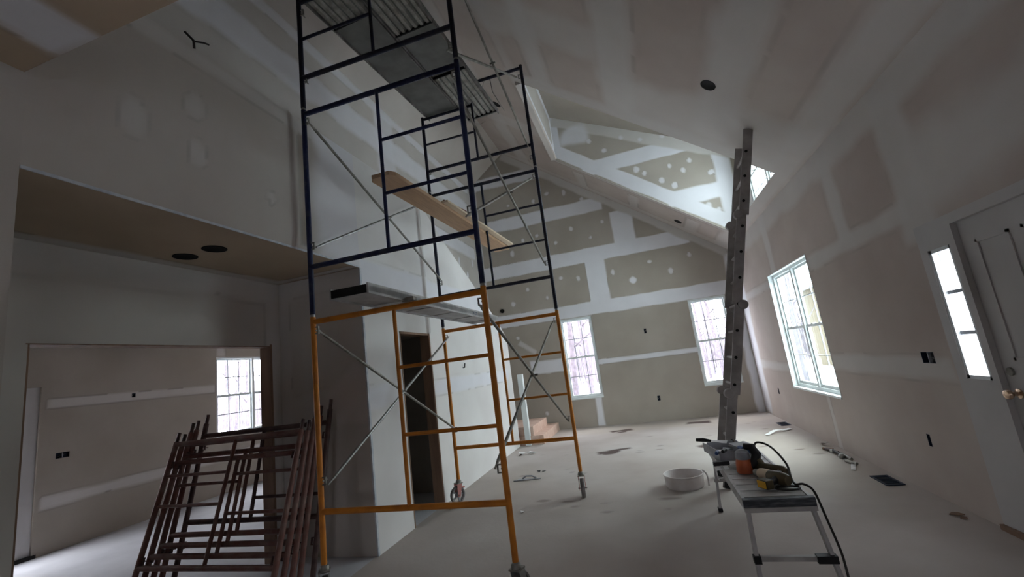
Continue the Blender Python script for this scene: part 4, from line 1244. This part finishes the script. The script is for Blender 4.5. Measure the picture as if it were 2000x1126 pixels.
def tree(x, y, h, r):
    o = MB()
    lean = Vector((random.uniform(-.06, .06), random.uniform(-.06, .06), 1))
    base = Vector((0, 0, 0))
    ps = [base + lean * (h * t) + Vector((random.uniform(-.08, .08), random.uniform(-.08, .08), 0)) for t in (0, .25, .5, .75, 1)]
    o.tube(ps, [r, r * .85, r * .65, r * .4, r * .12], 7)
    for k in range(9):
        t = random.uniform(.25, .95)
        p = base + lean * (h * t)
        a = random.random() * 6.28
        L = h * .14 * (1.2 - t)
        d = Vector((math.cos(a), math.sin(a), random.uniform(.5, 1.2))).normalized()
        q = p + d * L * .6
        o.tube([p, q, q + (d + Vector((0, 0, .4))).normalized() * L * .6], [r * .3, r * .18, r * .05], 5)
    ob_ = o.build('tree', M['bark'], smooth='all', loc=(x, y, -.95))
    return tag(ob_, 'bare grey tree in the snowy woods outside the windows', 'tree', 'bare trees outside the windows')


spots_ = []


def woods(n, x0, x1, y0, y1):
    got = 0
    for _ in range(4000):
        if got >= n: break
        x, y = random.uniform(x0, x1), random.uniform(y0, y1)
        if all((x - a) ** 2 + (y - b) ** 2 > 3.1 ** 2 for a, b in spots_):
            spots_.append((x, y)); got += 1
            tree(x, y, random.uniform(7, 11), random.uniform(.07, .17))


woods(46, -12, 7.5, 14.5, 38)
woods(26, -34, -14, 4, 26)
# undergrowth: dense thicket band behind the trunks
def thicket(name, c, span, along, n, label):
    q = MB()
    for k in range(n):
        t = random.uniform(-span, span)
        x, y = (c[0] + t, c[1] + random.uniform(-3, 3)) if along == 'x' else (c[0] + random.uniform(-3, 3), c[1] + t)
        h = random.uniform(2, 7.5)
        dx, dy = random.uniform(-.6, .6), random.uniform(-.6, .6)
        r = random.uniform(.02, .06)
        q.tube([(x, y, -.95), (x + dx * .5, y + dy * .5, h * .5), (x + dx, y + dy, h)], [r, r * .7, r * .2], 4, cap=False)
    o = q.build(name, M['thicket'])
    o['kind'] = 'stuff'
    return tag(o, label, 'brush')


thicket('winter_brush', (0, 44), 34, 'x', 1500, 'grey winter undergrowth beyond the back windows')
thicket('winter_brush', (-40, 14), 26, 'y', 500, 'grey winter undergrowth beyond the far room window')

# wooded hillside ring beyond the undergrowth, added to dim the view in the panes
hv, hf = [], []
NS = 72
for k in range(NS):
    t = 2 * math.pi * k / NS
    hgt = 6.5 + 2.0 * math.sin(t * 5) + 1.0 * math.sin(t * 11 + 1)
    e_ = max(0.0, math.cos(t - .35))
    hgt = hgt * (1 - .9 * min(1, e_ * 1.3)) - .6 * e_  # lowered to the right so bright sky shows through those panes
    if math.cos(t) < -.4: hgt *= .5  # lowered on the left to brighten the far-room panes
    for r_, z_ in ((52, -1.0), (60, hgt * .65), (72, hgt), (85, hgt)):
        hv.append((r_ * math.cos(t), 5 + r_ * math.sin(t), z_))
for k in range(NS):
    k2 = (k + 1) % NS
    for j in range(3):
        hf.append((k * 4 + j, k2 * 4 + j, k2 * 4 + j + 1, k * 4 + j + 1))
q = MB(); q.add(hv, hf)
struct(q.build('backdrop_hillside', M['hill'], smooth='all'))
apply_paint()
